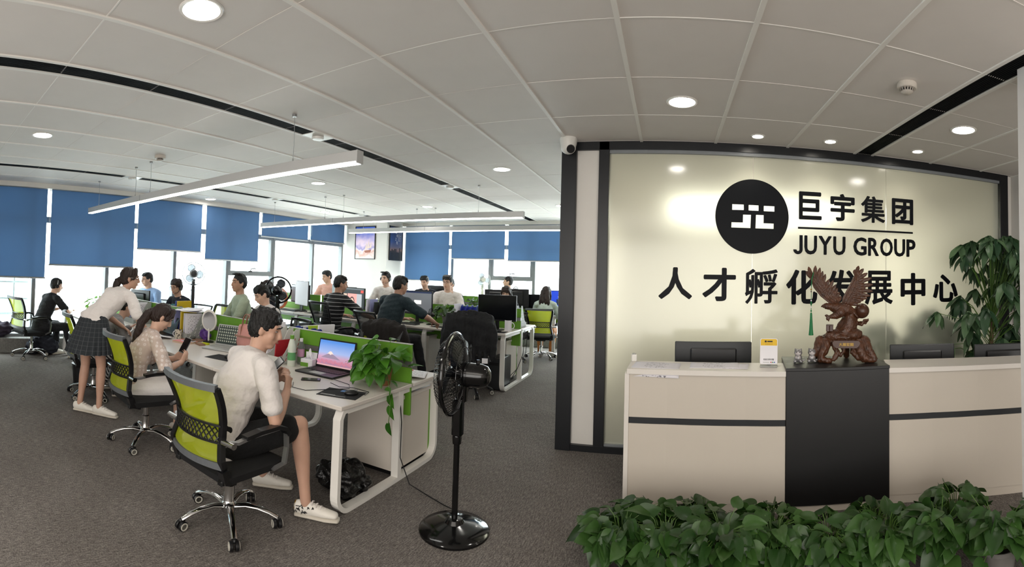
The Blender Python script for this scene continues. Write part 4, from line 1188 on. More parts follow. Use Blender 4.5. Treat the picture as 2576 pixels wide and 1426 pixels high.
MB().lathe([(.004, zz(720)), (.0075, zz(735)), (.009, zz(800)), (.014, zz(950)), (.018, zz(1024)), (.0, zz(1024))], n=20).build('skirt_threads', m_gt, g, True)
# ================================================================ PEOPLE
def skinmat(name, h):
    m = mat(name, h, .5, spec=.35, noise=.05, nscale=18)
    b = m.node_tree.nodes['Principled BSDF']
    b.inputs['Subsurface Weight'].default_value = .08
    b.inputs['Subsurface Radius'].default_value = (.02, .008, .004)
    return m
SK = [skinmat('skin_light', '#c7a28e'), skinmat('skin_tan', '#a9826d'), skinmat('skin_warm', '#b8927e')]
M_hair = mat('black_hair', '#0d0b0b', .42, spec=.45, noise=.4, nscale=90, bump=.5, bscale=220)
M_hairb = mat('dark_brown_hair', '#241611', .42, spec=.45, noise=.35, nscale=90, bump=.5, bscale=200)
M_hairo = mat('brown_tipped_hair', '#261712', .42, spec=.45, noise=.3, nscale=80, bump=.5, bscale=200)
M_eyew = mat('eye_white', '#8a807a', .4)
M_eyed = mat('eye_iris_dark', '#120b08', .15)
M_lip = mat('lips_natural', '#9a5a50', .5)
M_cl = {
    'white': mat('white_cotton_tee', '#cfc9c6', .85, noise=.03, nscale=6, bump=.9, bscale=10),
    'cream': mat('cream_blouse', '#d6cfcb', .8, noise=.03, nscale=6, bump=.6, bscale=16),
    'black': mat('black_cotton_tee', '#0f1013', .85, noise=.1, nscale=8, bump=.6, bscale=14),
    'blue': mat('light_blue_shirt', '#8ea9cf', .8, noise=.05, nscale=8, bump=.6, bscale=16),
    'sage': mat('sage_green_shirt', '#9aa590', .8, noise=.05, nscale=8, bump=.6, bscale=16),
    'teal': mat('dark_teal_tee', '#16262c', .85, noise=.2, nscale=60, bump=.5, bscale=14),
    'grey': mat('grey_hoodie_fabric', '#807e7d', .9, noise=.06, nscale=20, bump=.6, bscale=16),
    'mint': mat('pale_mint_top', '#a9b5ad', .85, noise=.05, nscale=10, bump=.6, bscale=16),
    'pink': mat('pale_pink_top', '#cf9f92', .85, noise=.05, nscale=10, bump=.6, bscale=16),
    'navy': mat('dark_navy_top', '#191c26', .85, bump=.6, bscale=16),
    'shorts': mat('black_shorts_fabric', '#08080a', .9, bump=.5, bscale=18),
    'trousers': mat('dark_trousers', '#121317', .85, bump=.5, bscale=18),
    'jeans': mat('dark_blue_jeans', '#1c2430', .85, noise=.1, nscale=40, bump=.5, bscale=18),
    'wskirt': mat('white_skirt_fabric', '#d8d3d0', .8, bump=.4, bscale=14),
    'sole': mat('shoe_sole', '#bdb6aa', .7),
    'sneaker': mat('white_sneaker', '#d4cfc6', .6, noise=.04, nscale=30),
    'orange': mat('orange_cloth', '#a8682e', .8, bump=.5, bscale=16),
}
# black tee with white stripes
ms_ = mat('striped_tee', '#0f1013', .85, bump=.5, bscale=14)
nt, p, N, L = nodes(ms_)
tc = N('TexCoord'); sx_ = N('SeparateXYZ'); L(tc.outputs['Object'], sx_.inputs[0])
ma = N('Math'); ma.operation = 'FRACT'; mu = N('Math'); mu.operation = 'MULTIPLY'; mu.inputs[1].default_value = 19; L(sx_.outputs[2], mu.inputs[0]); L(mu.outputs[0], ma.inputs[0])
L(ramp(nt, [(0, '#0f1013'), (.84, '#9b9b9b')], ma.outputs[0], 'CONSTANT'), p.inputs['Base Color']); M_cl['stripe'] = ms_
# cream lace with woven dots
ml_ = mat('cream_lace', '#d3c6c0', .85)
nt, p, N, L = nodes(ml_)
tc = N('TexCoord'); vo = N('TexVoronoi'); vo.inputs['Scale'].default_value = 26; vo.inputs['Randomness'].default_value = .35; L(tc.outputs['Object'], vo.inputs['Vector'])
L(ramp(nt, [(0, '#d0c2ba'), (.16, '#cfc0b8'), (.2, '#ddd4cf'), (.34, '#d9cec9'), (.42, '#c6b4aa')], vo.outputs['Distance']), p.inputs['Base Color'])
n_ = N('TexNoise'); n_.inputs['Scale'].default_value = 260; L(tc.outputs['Object'], n_.inputs[0])
b_ = N('Bump'); b_.inputs['Strength'].default_value = .4; b_.inputs['Distance'].default_value = .004; L(n_.outputs['Fac'], b_.inputs['Height']); L(b_.outputs[0], p.inputs['Normal']); M_cl['lace'] = ml_
# black and white narrow stripes for trousers
mz_ = mat('narrow_striped_trousers', '#111111', .85)
nt, p, N, L = nodes(mz_)
tc = N('TexCoord'); wv_ = N('TexWave'); wv_.inputs['Scale'].default_value = 11; wv_.bands_direction = 'DIAGONAL'; L(tc.outputs['Object'], wv_.inputs[0])
L(ramp(nt, [(0, '#0e0e10'), (.5, '#b9b5b0')], wv_.outputs['Fac'], 'CONSTANT'), p.inputs['Base Color']); M_cl['zebra'] = mz_

def ik(a, b, l1, l2, pole):
    """elbow / knee between a and b"""
    a, b, pole = V(a), V(b), V(pole)
    d = b - a; L_ = min(d.length, (l1 + l2) * .998); u = d.normalized()
    b = a + u * L_
    x = (l1 * l1 - l2 * l2 + L_ * L_) / (2 * L_)
    h = math.sqrt(max(0, l1 * l1 - x * x))
    pv = pole - u * pole.dot(u); pv = pv.normalized() if pv.length > 1e-5 else u.orthogonal().normalized()
    return a + u * x + pv * h, b

def hand(m, w, d, palm, side, curl=.5, size=1.0, spread=.1):
    """palm and five fingers from the wrist w along d; palm = direction the palm faces, side = direction of the thumb"""
    d = V(d).normalized(); palm = V(palm); palm = (palm - d * palm.dot(d)).normalized()
    th = d.cross(palm)
    if th.dot(V(side)) < 0: th = -th
    k = size
    m.loft([w - d * .02, w + d * .03 * k, w + d * .085 * k], [(.026 * k, .02 * k), (.036 * k, .017 * k), (.04 * k, .0135 * k)], side=th, n=12)
    for i, (o, ln, r) in enumerate(((.030, .074, .0088), (.010, .084, .0092), (-.011, .078, .0088), (-.031, .06, .0078))):
        b = w + d * (.083 - .006 * abs(i - 1)) * k + th * o * k
        dd = (d + th * (o * spread * 8)).normalized(); c = curl * (1 + .08 * i)
        pts = [b - d * .02 * k, b]
        a = c * .45
        for f_, st in ((.45, .8), (.31, .9), (.24, .6)):
            b = b + (dd * math.cos(a) + palm * math.sin(a)) * ln * f_ * k; pts.append(b); a += c * st
        m.loft(pts, [r * k, r * k * 1.03, r * k * .98, r * k * .92, r * k * .8], n=8)
    b = w + d * .028 * k + th * .03 * k
    t1 = b + (d * .55 + th * .75 + palm * .25).normalized() * .042 * k; t2 = t1 + (d * .9 + th * .15 + palm * .45).normalized() * .034 * k; t3 = t2 + (d * .9 - th * .1 + palm * .5).normalized() * .022 * k
    m.loft([b - th * .012 * k, t1, t2, t3], [.0135 * k, .0115 * k, .0105 * k, .0088 * k], n=8)

def person(label, loc, rz, top='white', legs='trousers', hair='short', skin=0, hairm=None, sc=1.0, fem=False, hz=.55, lean=8, bend=6, side=0, twist=0,
           head=(0, 0), lh=None, rh=None, lpole=None, rpole=None, lhd=None, rhd=None, palms=None, curl=.5, sit=True, feet=None, knees=None, shoes=None, sleeve=.62,
           glasses=False, headset=None, vox=.011, fat=1.0, lower=True, hairopts=None, bare=False, roll=0, neckdz=0):
    """head = (yaw, pitch) in degrees, relative to the body; hands in body coordinates"""
    t = thing('person', label, 'person', loc, rz, None, sc)
    sk = SK[skin]; hm = hairm or M_hair
    w = .9 if fem else 1.0; w *= fat
    P = V((0, 0, hz))
    def dirv(a): return V((math.sin(R(side)), math.sin(R(a)) * math.cos(R(side)), math.cos(R(a)) * math.cos(R(side))))
    u1, u2 = dirv(lean), dirv(lean + bend)
    A = P + u1 * .16; C = A + u1 * .08 + u2 * .1; Sh = C + u2 * .15; Nk = Sh + u2 * .045
    tw = Matrix.Rotation(R(twist), 3, u2)
    sd = tw @ V((math.cos(R(side)), 0, -math.sin(R(side)))); sd = (sd - u2 * sd.dot(u2)).normalized()
    hip = V((1, 0, 0))
    fwd_ = u2.cross(sd) * -1 if (u2.cross(sd)).y < 0 else u2.cross(sd)
    HM = Matrix.Rotation(R(head[0] + twist), 3, 'Z') @ Matrix.Rotation(R(-head[1]), 3, 'X') @ Matrix.Rotation(R(roll), 3, 'Y')
    Hc = Nk + (u2 + V((0, 0, .8))).normalized() * (.10 + neckdz) + HM @ V((0, .022, .055))
    H = lambda x, y, z: Hc + HM @ V((x, y, z))
    b = MB()          # ---- the body
    b.loft([P + V((0, 0, -.03)), A, C, Sh - u2 * .03], [(.158 * w, .112 * w), (.128 * w, .098 * w), (.15 * w, .108 * w), (.145 * w, .085 * w)], side=sd, n=16)
    SR, SL = Sh + sd * .178 * w - u2 * .025, Sh - sd * .178 * w - u2 * .025
    b.loft([SL, Sh - sd * .08, Sh + sd * .08, SR], [(.05 * w, .052 * w), (.06, .062), (.06, .062), (.05 * w, .052 * w)], n=12)
    nk = .050 if fem else .057
    b.loft([Sh - u2 * .01, Nk + u2 * .03, Hc + HM @ V((0, -.022, -.06))], [nk * 1.2, nk, nk], n=12)
    L1, L2 = (.275, .245) if fem else (.295, .255)
    joints = {}
    for s, sh, tg, pole, hd in ((1, SR, rh, rpole, rhd), (-1, SL, lh, lpole, lhd)):
        tg = V(tg) if tg is not None else V((s * .16, .40, hz + .2))
        pole = V(pole) if pole is not None else V((s * .8, -.5, -.9))
        el, wr = ik(sh, tg, L1, L2, pole)
        f_ = .88 if fem else 1.0
        b.loft([sh, sh.lerp(el, .5), el], [.05 * f_ * w, .047 * f_, .037 * f_], n=12)
        b.loft([el, el.lerp(wr, .35), wr], [.037 * f_, .04 * f_, .0265 * f_], n=12)
        d = V(hd) if hd is not None else (wr - el)
        pl = V((0, 0, -1)) if not palms else V(palms[0 if s > 0 else 1])
        hand(b, wr, d, pl, V((-s, 0, .2)), curl, .93 if fem else 1.0)
        joints[s] = (sh, el, wr)
    # legs
    kn = {}
    for i, s in enumerate((1, -1)):
        hp = P + hip * s * .09 + V((0, 0, -.03))
        if sit:
            kx = knees[i] if knees else (s * .14, .40, hz - .03)
            ft = feet[i] if feet else (s * .13, .36, .075)
            k_ = V(kx); fa = V(ft)
        else:
            fa = V(feet[i]) if feet else V((s * .08, 0, .075)); k_, fa = ik(hp, fa, .42, .41, knees[i] if knees else (0, 1, 0))
        kn[s] = (hp, k_, fa)
        g = .92 if fem else 1.0
        if lower:
            b.loft([hp, hp.lerp(k_, .5), k_], [.083 * g, .07 * g, .054 * g], n=14)
            b.loft([k_, k_.lerp(fa, .3), k_.lerp(fa, .75), fa], [.052 * g, .055 * g, .036 * g, .033 * g], n=14)
            fd = V((k_.x * .2 + s * .02, 1, 0)); fd.z = 0; fd.normalize()
            if feet and len(feet) > 2: fd = V(feet[2][i]).normalized()
            if shoes: b.ell(fa + V((0, 0, -.01)), (.03, .03, .03), 10, 8)
            else: b.loft([fa + V((0, 0, -.03)) - fd * .03, fa + fd * .07 + V((0, 0, -.045)), fa + fd * .16 + V((0, 0, -.055))], [(.032, .036), (.038, .028), (.034, .018)], side=V((fd.y, -fd.x, 0)), n=12)
            kn[s] += (fd,)
    # head
    b.ell(H(0, -.012, .02), (.072, .092, .09), 20, 14, HM)
    b.ell(H(0, .018, -.04), (.062, .066, .07), 18, 12, HM)
    b.ell(H(0, .05, -.092), (.03 if fem else .036, .028, .022), 12, 8, HM)
    b.ell(H(0, .062, .032), (.052, .025, .022), 12, 8, HM)
    for s in (-1, 1):
        b.ell(H(s * .036, .05, -.028), (.025, .025, .028), 12, 8, HM)
        b.ell(H(s * .074, -.01, -.012), (.009, .018, .031), 10, 8, HM @ Matrix.Rotation(s * .25, 3, 'Z'))
    b.loft([H(0, .083, .018), H(0, .094, -.008), H(0, .1, -.028)], [.009, .011, .0145], n=10)
    b.ell(H(0, .09, -.036), (.019, .012, .009), 10, 6, HM)
    b.ell(H(0, .079, -.062), (.024, .012, .012), 10, 6, HM)
    body = remesh(b, 'body', sk, t, vox, 3, .45)
    # face pieces
    m = MB(); m.mi = 0
    for s in (-1, 1):
        m = MB(); m.mi = 0; m.ell(H(s * .031, .0715, .006), (.0135, .008, .0046), 12, 8, HM); m.mi = 1; m.ell(H(s * .0315, .0738, .006), (.0098, .0062, .0047), 10, 6, HM)
        m.build('eye', [M_eyew, M_eyed], t, True)
        m = MB(); m.loft([H(s * .012, .088, .027), H(s * .03, .089, .033), H(s * .05, .074, .027)], [.0035, .0042, .0028], n=6); m.build('eyebrow', hm, t, True)
    m = MB(); m.loft([H(-.021, .083, -.0645), H(0, .0915, -.062), H(.021, .083, -.0645)], [.003, .0065, .003], n=8); m.build('lips', M_lip, t, True)
    # ---- hair
    def streak(co, n):
        return .0025 * math.sin(co.x * 310 + co.z * 90) + .002 * math.sin(co.y * 270 - co.z * 120)
    h = MB(); ho = hairopts or {}
    if hair in ('short', 'crop', 'messy', 'quiff'):
        k = {'short': 1.0, 'crop': .975, 'messy': 1.05, 'quiff': 1.02}[hair]
        h.ell(H(0, -.02, .042), (.079 * k, .092 * k, .083 * k), 20, 14, HM)
        h.ell(H(0, -.045, .005), (.077 * k, .069 * k, .085 * k), 18, 12, HM)
        for s in (-1, 1): h.ell(H(s * .062, -.014, .03), (.016 * k, .052, .045), 12, 8, HM)
        fr = {'short': .045, 'crop': .03, 'messy': .035, 'quiff': .06}[hair]
        for i in range(-3, 4):
            x = i * .017; y = .062 - abs(i) * .006
            a = rnd.uniform(-.01, .012)
            if hair == 'quiff': h.loft([H(x, y - .05, .1), H(x * 1.05, y - .01, .117), H(x * 1.05 + a, y + .014, .112)], [.018, .016, .008], n=8)
            else: h.loft([H(x, y - .06, .105), H(x, y - .005, .092), H(x * 1.08 + a, y + .02, .092 - fr * rnd.uniform(.75, 1.1))], [.02, .017, .007], n=8)
        if hair == 'messy':
            for i in range(34):
                a, e_ = rnd.uniform(0, 2 * PI), rnd.uniform(.2, 1.3)
                q = V((math.cos(a) * math.cos(e_) * .08, math.sin(a) * math.cos(e_) * .095 - .02, math.sin(e_) * .085 + .042))
                if q.y > .03 and q.z < .08: continue
                o_ = q + V((rnd.uniform(-.02, .02), rnd.uniform(-.02, .02), rnd.uniform(-.005, .022)))
                h.loft([H(*(q * .9)), H(*q), H(*o_)], [.015, .013, .006], n=7)
    else:
        h.ell(H(0, -.022, .036), (.081, .095, .088), 20, 14, HM)
        h.ell(H(0, -.045, .0), (.079, .072, .09), 18, 12, HM)
        for s in (-1, 1):
            h.loft([H(s * .03, .05, .105), H(s * .062, .062, .06), H(s * .074, .04, .0), H(s * .076, .012, -.05 if hair != 'pony' else -.015)], [.02, .018, .013, .007], n=8)
        if hair == 'bangs' or ho.get('bangs'):
            for i in range(-3, 4): h.loft([H(i * .016, .04, .11), H(i * .018, .078, .075), H(i * .019, .088, .032 + rnd.uniform(-.006, .01))], [.018, .014, .006], n=8)
        if hair in ('long', 'bangs'):
            ln = ho.get('len', .32)
            for x in (-.055, -.02, .02, .055):
                q0 = H(x, -.07, .02); q1 = H(x * 1.2, -.09, -.08)
                h.loft([q0, q1, q1 + V((x * .25, -.015, -ln * .5)), q1 + V((x * .1, -.01 + ho.get('back', 0), -ln))], [(.035, .03), (.036, .028), (.034, .025), (.014, .01)], n=10)
            for s in (-1, 1):
                q0 = H(s * .072, .0, .0); h.loft([q0, H(s * .085, -.01, -.09), H(s * .085, -.02, -.1) + V((0, -.01, -ln * .55))], [(.018, .035), (.02, .034), (.012, .014)], n=10)
        if hair == 'pony':
            q0 = H(0, -.1, ho.get('h', .02)); pts = [H(0, -.085, ho.get('h', .02) + .01), q0] + [q0 + V(v_) for v_ in ho['tail']]
            n_ = len(pts); h.loft(pts, [.03, .026] + [.042 * (1 - .75 * (i / (n_ - 3)) ** 2) if n_ > 3 else .03 for i in range(n_ - 2)], n=12)
    if hair != 'none': remesh(h, 'hair', hm, t, min(vox, .008), 1, .4, streak)
    if hair == 'pony':
        q0 = H(0, -.1, ho.get('h', .02)); MB().tube(arc((0, 0, 0), .03, 0, 345, 16, (0, 2)), .009, 8, True).build('hair_tie', ho.get('tie', M_black), t, True, tuple(q0), HM @ Matrix.Rotation(R(-25), 3, 'X'))
    # ---- clothes
    def wr_(amp, fx):
        return lambda co, n: amp * (math.sin(co.z * fx + co.x * 17 + 2 * math.sin(co.y * 13)) + .6 * math.sin(co.z * fx * 1.9 - co.x * 29 + co.y * 11))
    c = MB(); e = .016
    low = -.075 if sit else -.04
    c.loft([P + V((0, -.005, low)), P + V((0, 0, .03)), A, C, Sh - u2 * .025], [(.172 * w, .13 * w), (.17 * w, .128 * w), (.148 * w, .118 * w), (.164 * w, .122 * w), (.15 * w, .095 * w)], side=sd, n=20)
    c.loft([SL - sd * .005, Sh - sd * .08 - u2 * .002, Sh + sd * .08 - u2 * .002, SR + sd * .005], [(.062 * w, .064 * w), (.062, .068), (.062, .068), (.062 * w, .064 * w)], n=14)
    for s in (1, -1):
        sh, el, wr = joints[s]
        if sleeve <= 1:
            e_ = sh.lerp(el, sleeve); c.loft([sh, sh.lerp(e_, .5), e_], [.064 * w, .064, .062], n=14)
        else:
            e_ = el.lerp(wr, min(.98, sleeve - 1)); c.loft([sh, sh.lerp(el, .6), el, e_], [.064 * w, .058, .052, .043], n=14)
    remesh(c, 'top', M_cl[top], t, max(.009, vox), 2, .5, wr_(.0024, 48))
    if not bare:
        cc = MB(); q = Sh + u2 * .035
        ring_ = [q + sd * (math.cos(2 * PI * i / 20) * .073) + fwd_ * (math.sin(2 * PI * i / 20) * .066 + .006) - u2 * (.022 * max(0, math.sin(2 * PI * i / 20))) for i in range(20)]
        cc.tube(ring_, .0095, 8, True); cc.build('neckband', M_cl[top], t, True)
    if lower and legs:
        g = MB()
        if legs == 'plaid':
            pass
        else:
            short = {'shorts': .8, 'wskirt': .72}.get(legs)
            g.loft([P + V((0, 0, .05)), P + V((0, .0, -.04)), P + V((0, .03, -.07))], [(.166 * w, .122 * w), (.172 * w, .125 * w), (.16 * w, .1)], side=V((1, 0, 0)), n=16)
            for s in (1, -1):
                hp, k_, fa = kn[s][:3]
                if short: g.loft([hp, hp.lerp(k_, short)], [.102, .088], n=14)
                else:
                    g.loft([hp, hp.lerp(k_, .5), k_], [.098, .084, .068], n=14); g.loft([k_, k_.lerp(fa, .5), k_.lerp(fa, .93)], [.066, .062, .05], n=14)
            if legs == 'wskirt': g.loft([P + V((0, .05, -.01)), (kn[1][1] + kn[-1][1]) / 2 + V((0, -.1, .0))], [(.16, .1), (.15, .075)], side=V((1, 0, 0)), n=16)
            remesh(g, 'skirt' if 'skirt' in legs else ('shorts' if short else 'trousers'), M_cl[legs], t, max(.01, vox), 2, .5, wr_(.002, 40))
    if lower and shoes:
        for s in (1, -1):
            hp, k_, fa, fd = kn[s]; sdv = V((fd.y, -fd.x, 0))
            m = MB(); z = -fa.z
            base = V((fa.x, fa.y, 0))
            m.loft([base - fd * .045 + V((0, 0, .058)), base + fd * .03 + V((0, 0, .055)), base + fd * .11 + V((0, 0, .045)), base + fd * .185 + V((0, 0, .038))], [(.03, .042), (.033, .043), (.039, .029), (.033, .019)], side=sdv, n=14)
            so = remesh(m, 'shoe', M_cl[shoes], t, .008, 2)
            m = MB(); m.loft([base - fd * .055 + V((0, 0, .014)), base + fd * .06 + V((0, 0, .013)), base + fd * .13 + V((0, 0, .013)), base + fd * .2 + V((0, 0, .014))], [(.032, .013), (.035, .013), (.043, .013), (.036, .013)], side=sdv, n=14); m.build('sole', M_cl['sole'], so, True)
            m = MB()
            for i in range(4): q = base + fd * (.045 + .026 * i) + V((0, 0, .103 - .011 * i)); m.tube([q - sdv * .027 - V((0, 0, .012)), q, q + sdv * .027 - V((0, 0, .012))], .004, 6)
            m.build('laces', M_cl['cream'], so, True)
    if glasses:
        m = MB(); r_ = .021
        for s in (-1, 1):
            m.tube([H(s * .033 + r_ * 1.15 * math.cos(a), .098, .004 + r_ * .85 * math.sin(a)) for a in [2 * PI * i / 16 for i in range(16)]], .0017, 5, True)
            m.tube([H(s * .057, .097, .01), H(s * .077, .06, .01), H(s * .08, -.01, .008)], .0017, 5)
        m.tube([H(-.01, .099, .008), H(0, .102, .011), H(.01, .099, .008)], .0017, 5); m.build('glasses', glasses if not isinstance(glasses, bool) else M_dark, t, True)
    if headset:
        m = MB(); m.tube([H(.086 * math.cos(a), -.012 + ho.get('hs', 0), .02 + .105 * math.sin(a)) for a in [PI * i / 18 for i in range(19)]], .007, 6)
        m.build('headset_band', headset, t, True)
        for s in (-1, 1): MB().cyl(H(s * .078, -.01, -.01), H(s * .1, -.01, -.01), .034, .03, 16).build('ear_cup', M_black, t, True)
        m = MB(); m.tube([H(-.09, .0, -.03), H(-.085, .06, -.07), H(-.05, .1, -.075)], .004, 5); m.build('microphone_arm', M_black, t, True)
    t['_j'] = 0; del t['_j']
    return t, joints, kn, (Hc, HM), (P, A, C, Sh, sd)
# ---- front row, near side
m_gold = mat('gold_heel_tab', '#a07b2c', .3, metal=.8)
tm, jm, km, hm_, _ = person('person in white tee and black shorts sitting at the aisle, phone in hands', (-2.36, 1.76, 0), R(-14), 'white', 'shorts', 'messy', 2, sc=1.04, hz=.49, lean=19, bend=10,
    head=(-42, 14), rh=(.12, .38, .75), lh=(-.06, .40, .78), rpole=(.6, -.3, -1), lpole=(-.8, -.2, -.8), rhd=(-.35, .35, .9), lhd=(.5, .4, .7), palms=((-.8, -.3, .3), (.8, -.3, .3)), curl=1.0,
    feet=[(.19, .50, .085), (-.28, .45, .085), [(.75, .65, 0), (.6, .8, 0)]], knees=[(.15, .46, .55), (-.22, .42, .5)], shoes='sneaker', sleeve=.72, vox=.0075, fat=1.08)
# gold heel tab and inked pattern on the near shoe
_s = [c for c in tm.children if c.name.startswith('shoe')][0]; _fa, _fd = km[1][2], km[1][3]; _sd = V((_fd.y, -_fd.x, 0)); _b = V((_fa.x, _fa.y, 0))
MB().loft([_b - _fd * .066 + V((0, 0, .05)), _b - _fd * .062 + V((0, 0, .088))], [(.022, .006), (.016, .005)], side=_sd, n=10).build('heel_tab', m_gold, _s, True)
m = MB(); r5 = random.Random(5)
for i in range(16):
    q = _b + _fd * r5.uniform(-.045, .06) + _sd * .0335 + V((0, 0, r5.uniform(.035, .075))); m.tube([q, q + _fd * r5.uniform(-.014, .014) + V((0, 0, r5.uniform(-.014, .014))), q + _fd * r5.uniform(-.02, .02) + V((0, 0, r5.uniform(-.01, .01)))], .0022, 5)
tag(m.build('ink_pattern', M_black, _s), kind='stuff')
person('person with long brown ponytail, cream lace blouse and white skirt, tapping a phone', (-3.74, 1.84, 0), R(-8), 'lace', 'wskirt', 'pony', 0, M_hairo, sc=.96, fem=True, hz=.51, lean=2, bend=32,
    head=(-14, 34), rh=(.11, .42, .72), lh=(-.06, .42, .72), rpole=(.7, -.3, -1), lpole=(-.8, -.3, -.9), rhd=(-.1, .5, .75), lhd=(.3, .6, .5), palms=((-.8, -.2, .3), (.8, -.2, .3)), curl=.75,
    feet=[(.17, .5, .075), (-.1, .48, .075)], knees=[(.22, .45, .52), (-.02, .46, .51)], shoes='sneaker', sleeve=.98, vox=.0075,
    hairopts=dict(h=.015, tail=[(0, -.06, -.035), (-.01, -.125, -.12), (-.02, -.165, -.25), (-.03, -.185, -.40), (-.035, -.19, -.47)]))
person('person bent forward in a grey hoodie and striped trousers, half hidden by the plaid skirt', (-5.22, 2.02, 0), R(-14), 'grey', 'zebra', 'short', 0, M_hair, sc=.95, fem=True, hz=.53, lean=28, bend=18,
    head=(0, 25), rh=(.15, .5, .8), lh=(-.2, .5, .8), feet=[(.15, .3, .075), (-.2, .15, .075)], knees=[(.2, .42, .5), (-.14, .42, .5)], shoes='sneaker', sleeve=1.9, fat=1.12)
person('person in black tee wearing a headset, back turned, at the window end', (-7.24, 1.9, 0), R(16), 'black', 'trousers', 'short', 0, sc=.97, hz=.54, lean=20, bend=8, head=(-18, 10), headset=M_alu,
    rh=(.2, .46, .78), lh=(-.22, .46, .76), rpole=(1, -.2, -.6), shoes='sneaker', feet=[(.2, .5, .08), (-.14, .4, .08)], sleeve=.72)
# ---- standing, leaning over the desk
ts, js, ks, hs_, (Pp, Aa, Cc, Ss, sds) = person('person standing and leaning over in cream tee and plaid skirt, low ponytail', (-4.56, 1.74, 0), R(24), 'cream', None, 'pony', 2, M_hairb, sc=1.0, fem=True, hz=.93, lean=50, bend=8, side=4,
    head=(-50, 4), rh=(.34, .52, .8), lh=(-.1, .6, .82), sit=False, feet=[(.13, .02, .075), (-.09, -.04, .075), [(.92, .3, 0), (.9, .35, 0)]], shoes='sneaker', sleeve=.8, glasses=M_chrome, vox=.0075,
    hairopts=dict(h=-.01, tie=M_cl['cream'], tail=[(-.01, -.035, -.03), (-.02, -.06, -.09), (-.02, -.06, -.16), (-.02, -.05, -.21)]))
mk = mat('dark_plaid_wool', '#23272b', .9)
nt, p, N, L = nodes(mk)
uv = N('UVMap'); sp_ = N('SeparateXYZ'); L(uv.outputs[0], sp_.inputs[0])
def gridline(out, k):
    a = N('Math'); a.operation = 'MULTIPLY'; a.inputs[1].default_value = k; L(out, a.inputs[0])
    b = N('Math'); b.operation = 'FRACT'; L(a.outputs[0], b.inputs[0])
    c = N('Math'); c.operation = 'GREATER_THAN'; c.inputs[1].default_value = .955; L(b.outputs[0], c.inputs[0]); return c.outputs[0]
mxx = N('Math'); mxx.operation = 'MAXIMUM'; L(gridline(sp_.outputs[0], 26), mxx.inputs[0]); L(gridline(sp_.outputs[1], 9), mxx.inputs[1])
nz = N('TexNoise'); nz.inputs['Scale'].default_value = 300
mi_ = N('Mix'); mi_.data_type = 'RGBA'; L(mxx.outputs[0], mi_.inputs[0]); mi_.inputs[6].default_value = lin('#25292d'); mi_.inputs[7].default_value = lin('#55575a'); L(mi_.outputs[2], p.inputs['Base Color'])
m = MB(); NU, NV = 96, 12
zt = Pp + V((0, .03, .085)); zb = Pp + V((0, -.02, -.30))
rr = []
for j in range(NV + 1):
    v = j / NV; c = zt.lerp(zb, v); flare = max(0, v - .25) / .75
    for i in range(NU + 1):
        a = 2 * PI * i / NU; pl = 1 + .05 * flare * math.sin(24 * a + math.sin(3 * a)) + .015 * flare * math.sin(5 * a)
        m.v.append(tuple(c + V((math.cos(a) * (.135 + .125 * v ** .8) * pl, math.sin(a) * (.108 + .125 * v ** .8) * pl, 0)))) 
m.f = [(j * (NU + 1) + i, j * (NU + 1) + i + 1, (j + 1) * (NU + 1) + i + 1, (j + 1) * (NU + 1) + i) for j in range(NV) for i in range(NU)]; m.m = [0] * len(m.f)
sko = m.build('skirt', mk, ts, True, angle=0)
ul = sko.data.uv_layers.new(name='UVMap')
for lo in sko.data.loops:
    vi = lo.vertex_index; ul.data[lo.index].uv = ((vi % (NU + 1)) / NU, (vi // (NU + 1)) / NV)
# ---- front row, far side (facing the camera side)
person('person in light blue shirt and glasses by the window, behind a dark monitor', (-7.42, 3.95, 0), R(202), 'blue', 'trousers', 'crop', 0, sc=1.03, hz=.56, lean=8, head=(-28, 8), glasses=True, sleeve=1.6)
person('person with curly hair, glasses and headset, in front of the white stand fan', (-6.5, 4.05, 0), R(190), 'navy', 'trousers', 'messy', 2, hairm=M_hairb, sc=1.0, hz=.53, lean=12, head=(2, 12), glasses=True, headset=M_black)
person('person in sage green shirt looking left, behind the piled file racks', (-5.0, 4.05, 0), R(155), 'sage', 'trousers', 'quiff', 1, sc=1.06, hz=.57, lean=2, head=(18, -2), sleeve=1.5, fat=1.08)
person('person in white tee looking down, just behind the man at the aisle', (-4.42, 4.1, 0), R(168), 'white', 'jeans', 'short', 0, sc=1.02, hz=.54, lean=12, head=(-4, 26), fat=1.05)
person('person with brown hair turned away, in front of the far window', (-5.7, 5.35, 0), R(150), 'navy', 'trousers', 'long', 0, M_hairo, sc=1.0, fem=True, hz=.58, lean=14, head=(30, 20), hairopts=dict(len=.12))
# ---- middle row, near side (backs to the camera)
person('person in black tee with white stripes, back turned, hand on a mouse', (-4.7, 5.5, 0), R(-12), 'stripe', 'trousers', 'crop', 1, sc=1.08, hz=.58, lean=8, bend=8, head=(-22, 8), rh=(.3, .5, .79), lh=(-.2, .4, .78), rpole=(1, -.3, -.5), feet=[(.2, .5, .08), (-.14, .4, .08)], fat=1.08, shoes='sneaker', sleeve=.85)
person('person in dark teal tee with glasses, back turned, elbow on the desk', (-3.66, 5.45, 0), R(-16), 'teal', 'trousers', 'short', 1, sc=1.1, hz=.60, lean=14, bend=10, head=(-14, 8), rh=(.36, .5, .8), lh=(-.15, .45, .8), rpole=(1, .2, -.5), feet=[(.2, .5, .08), (-.14, .4, .08)], fat=1.18, shoes='sneaker', sleeve=.85, glasses=True)
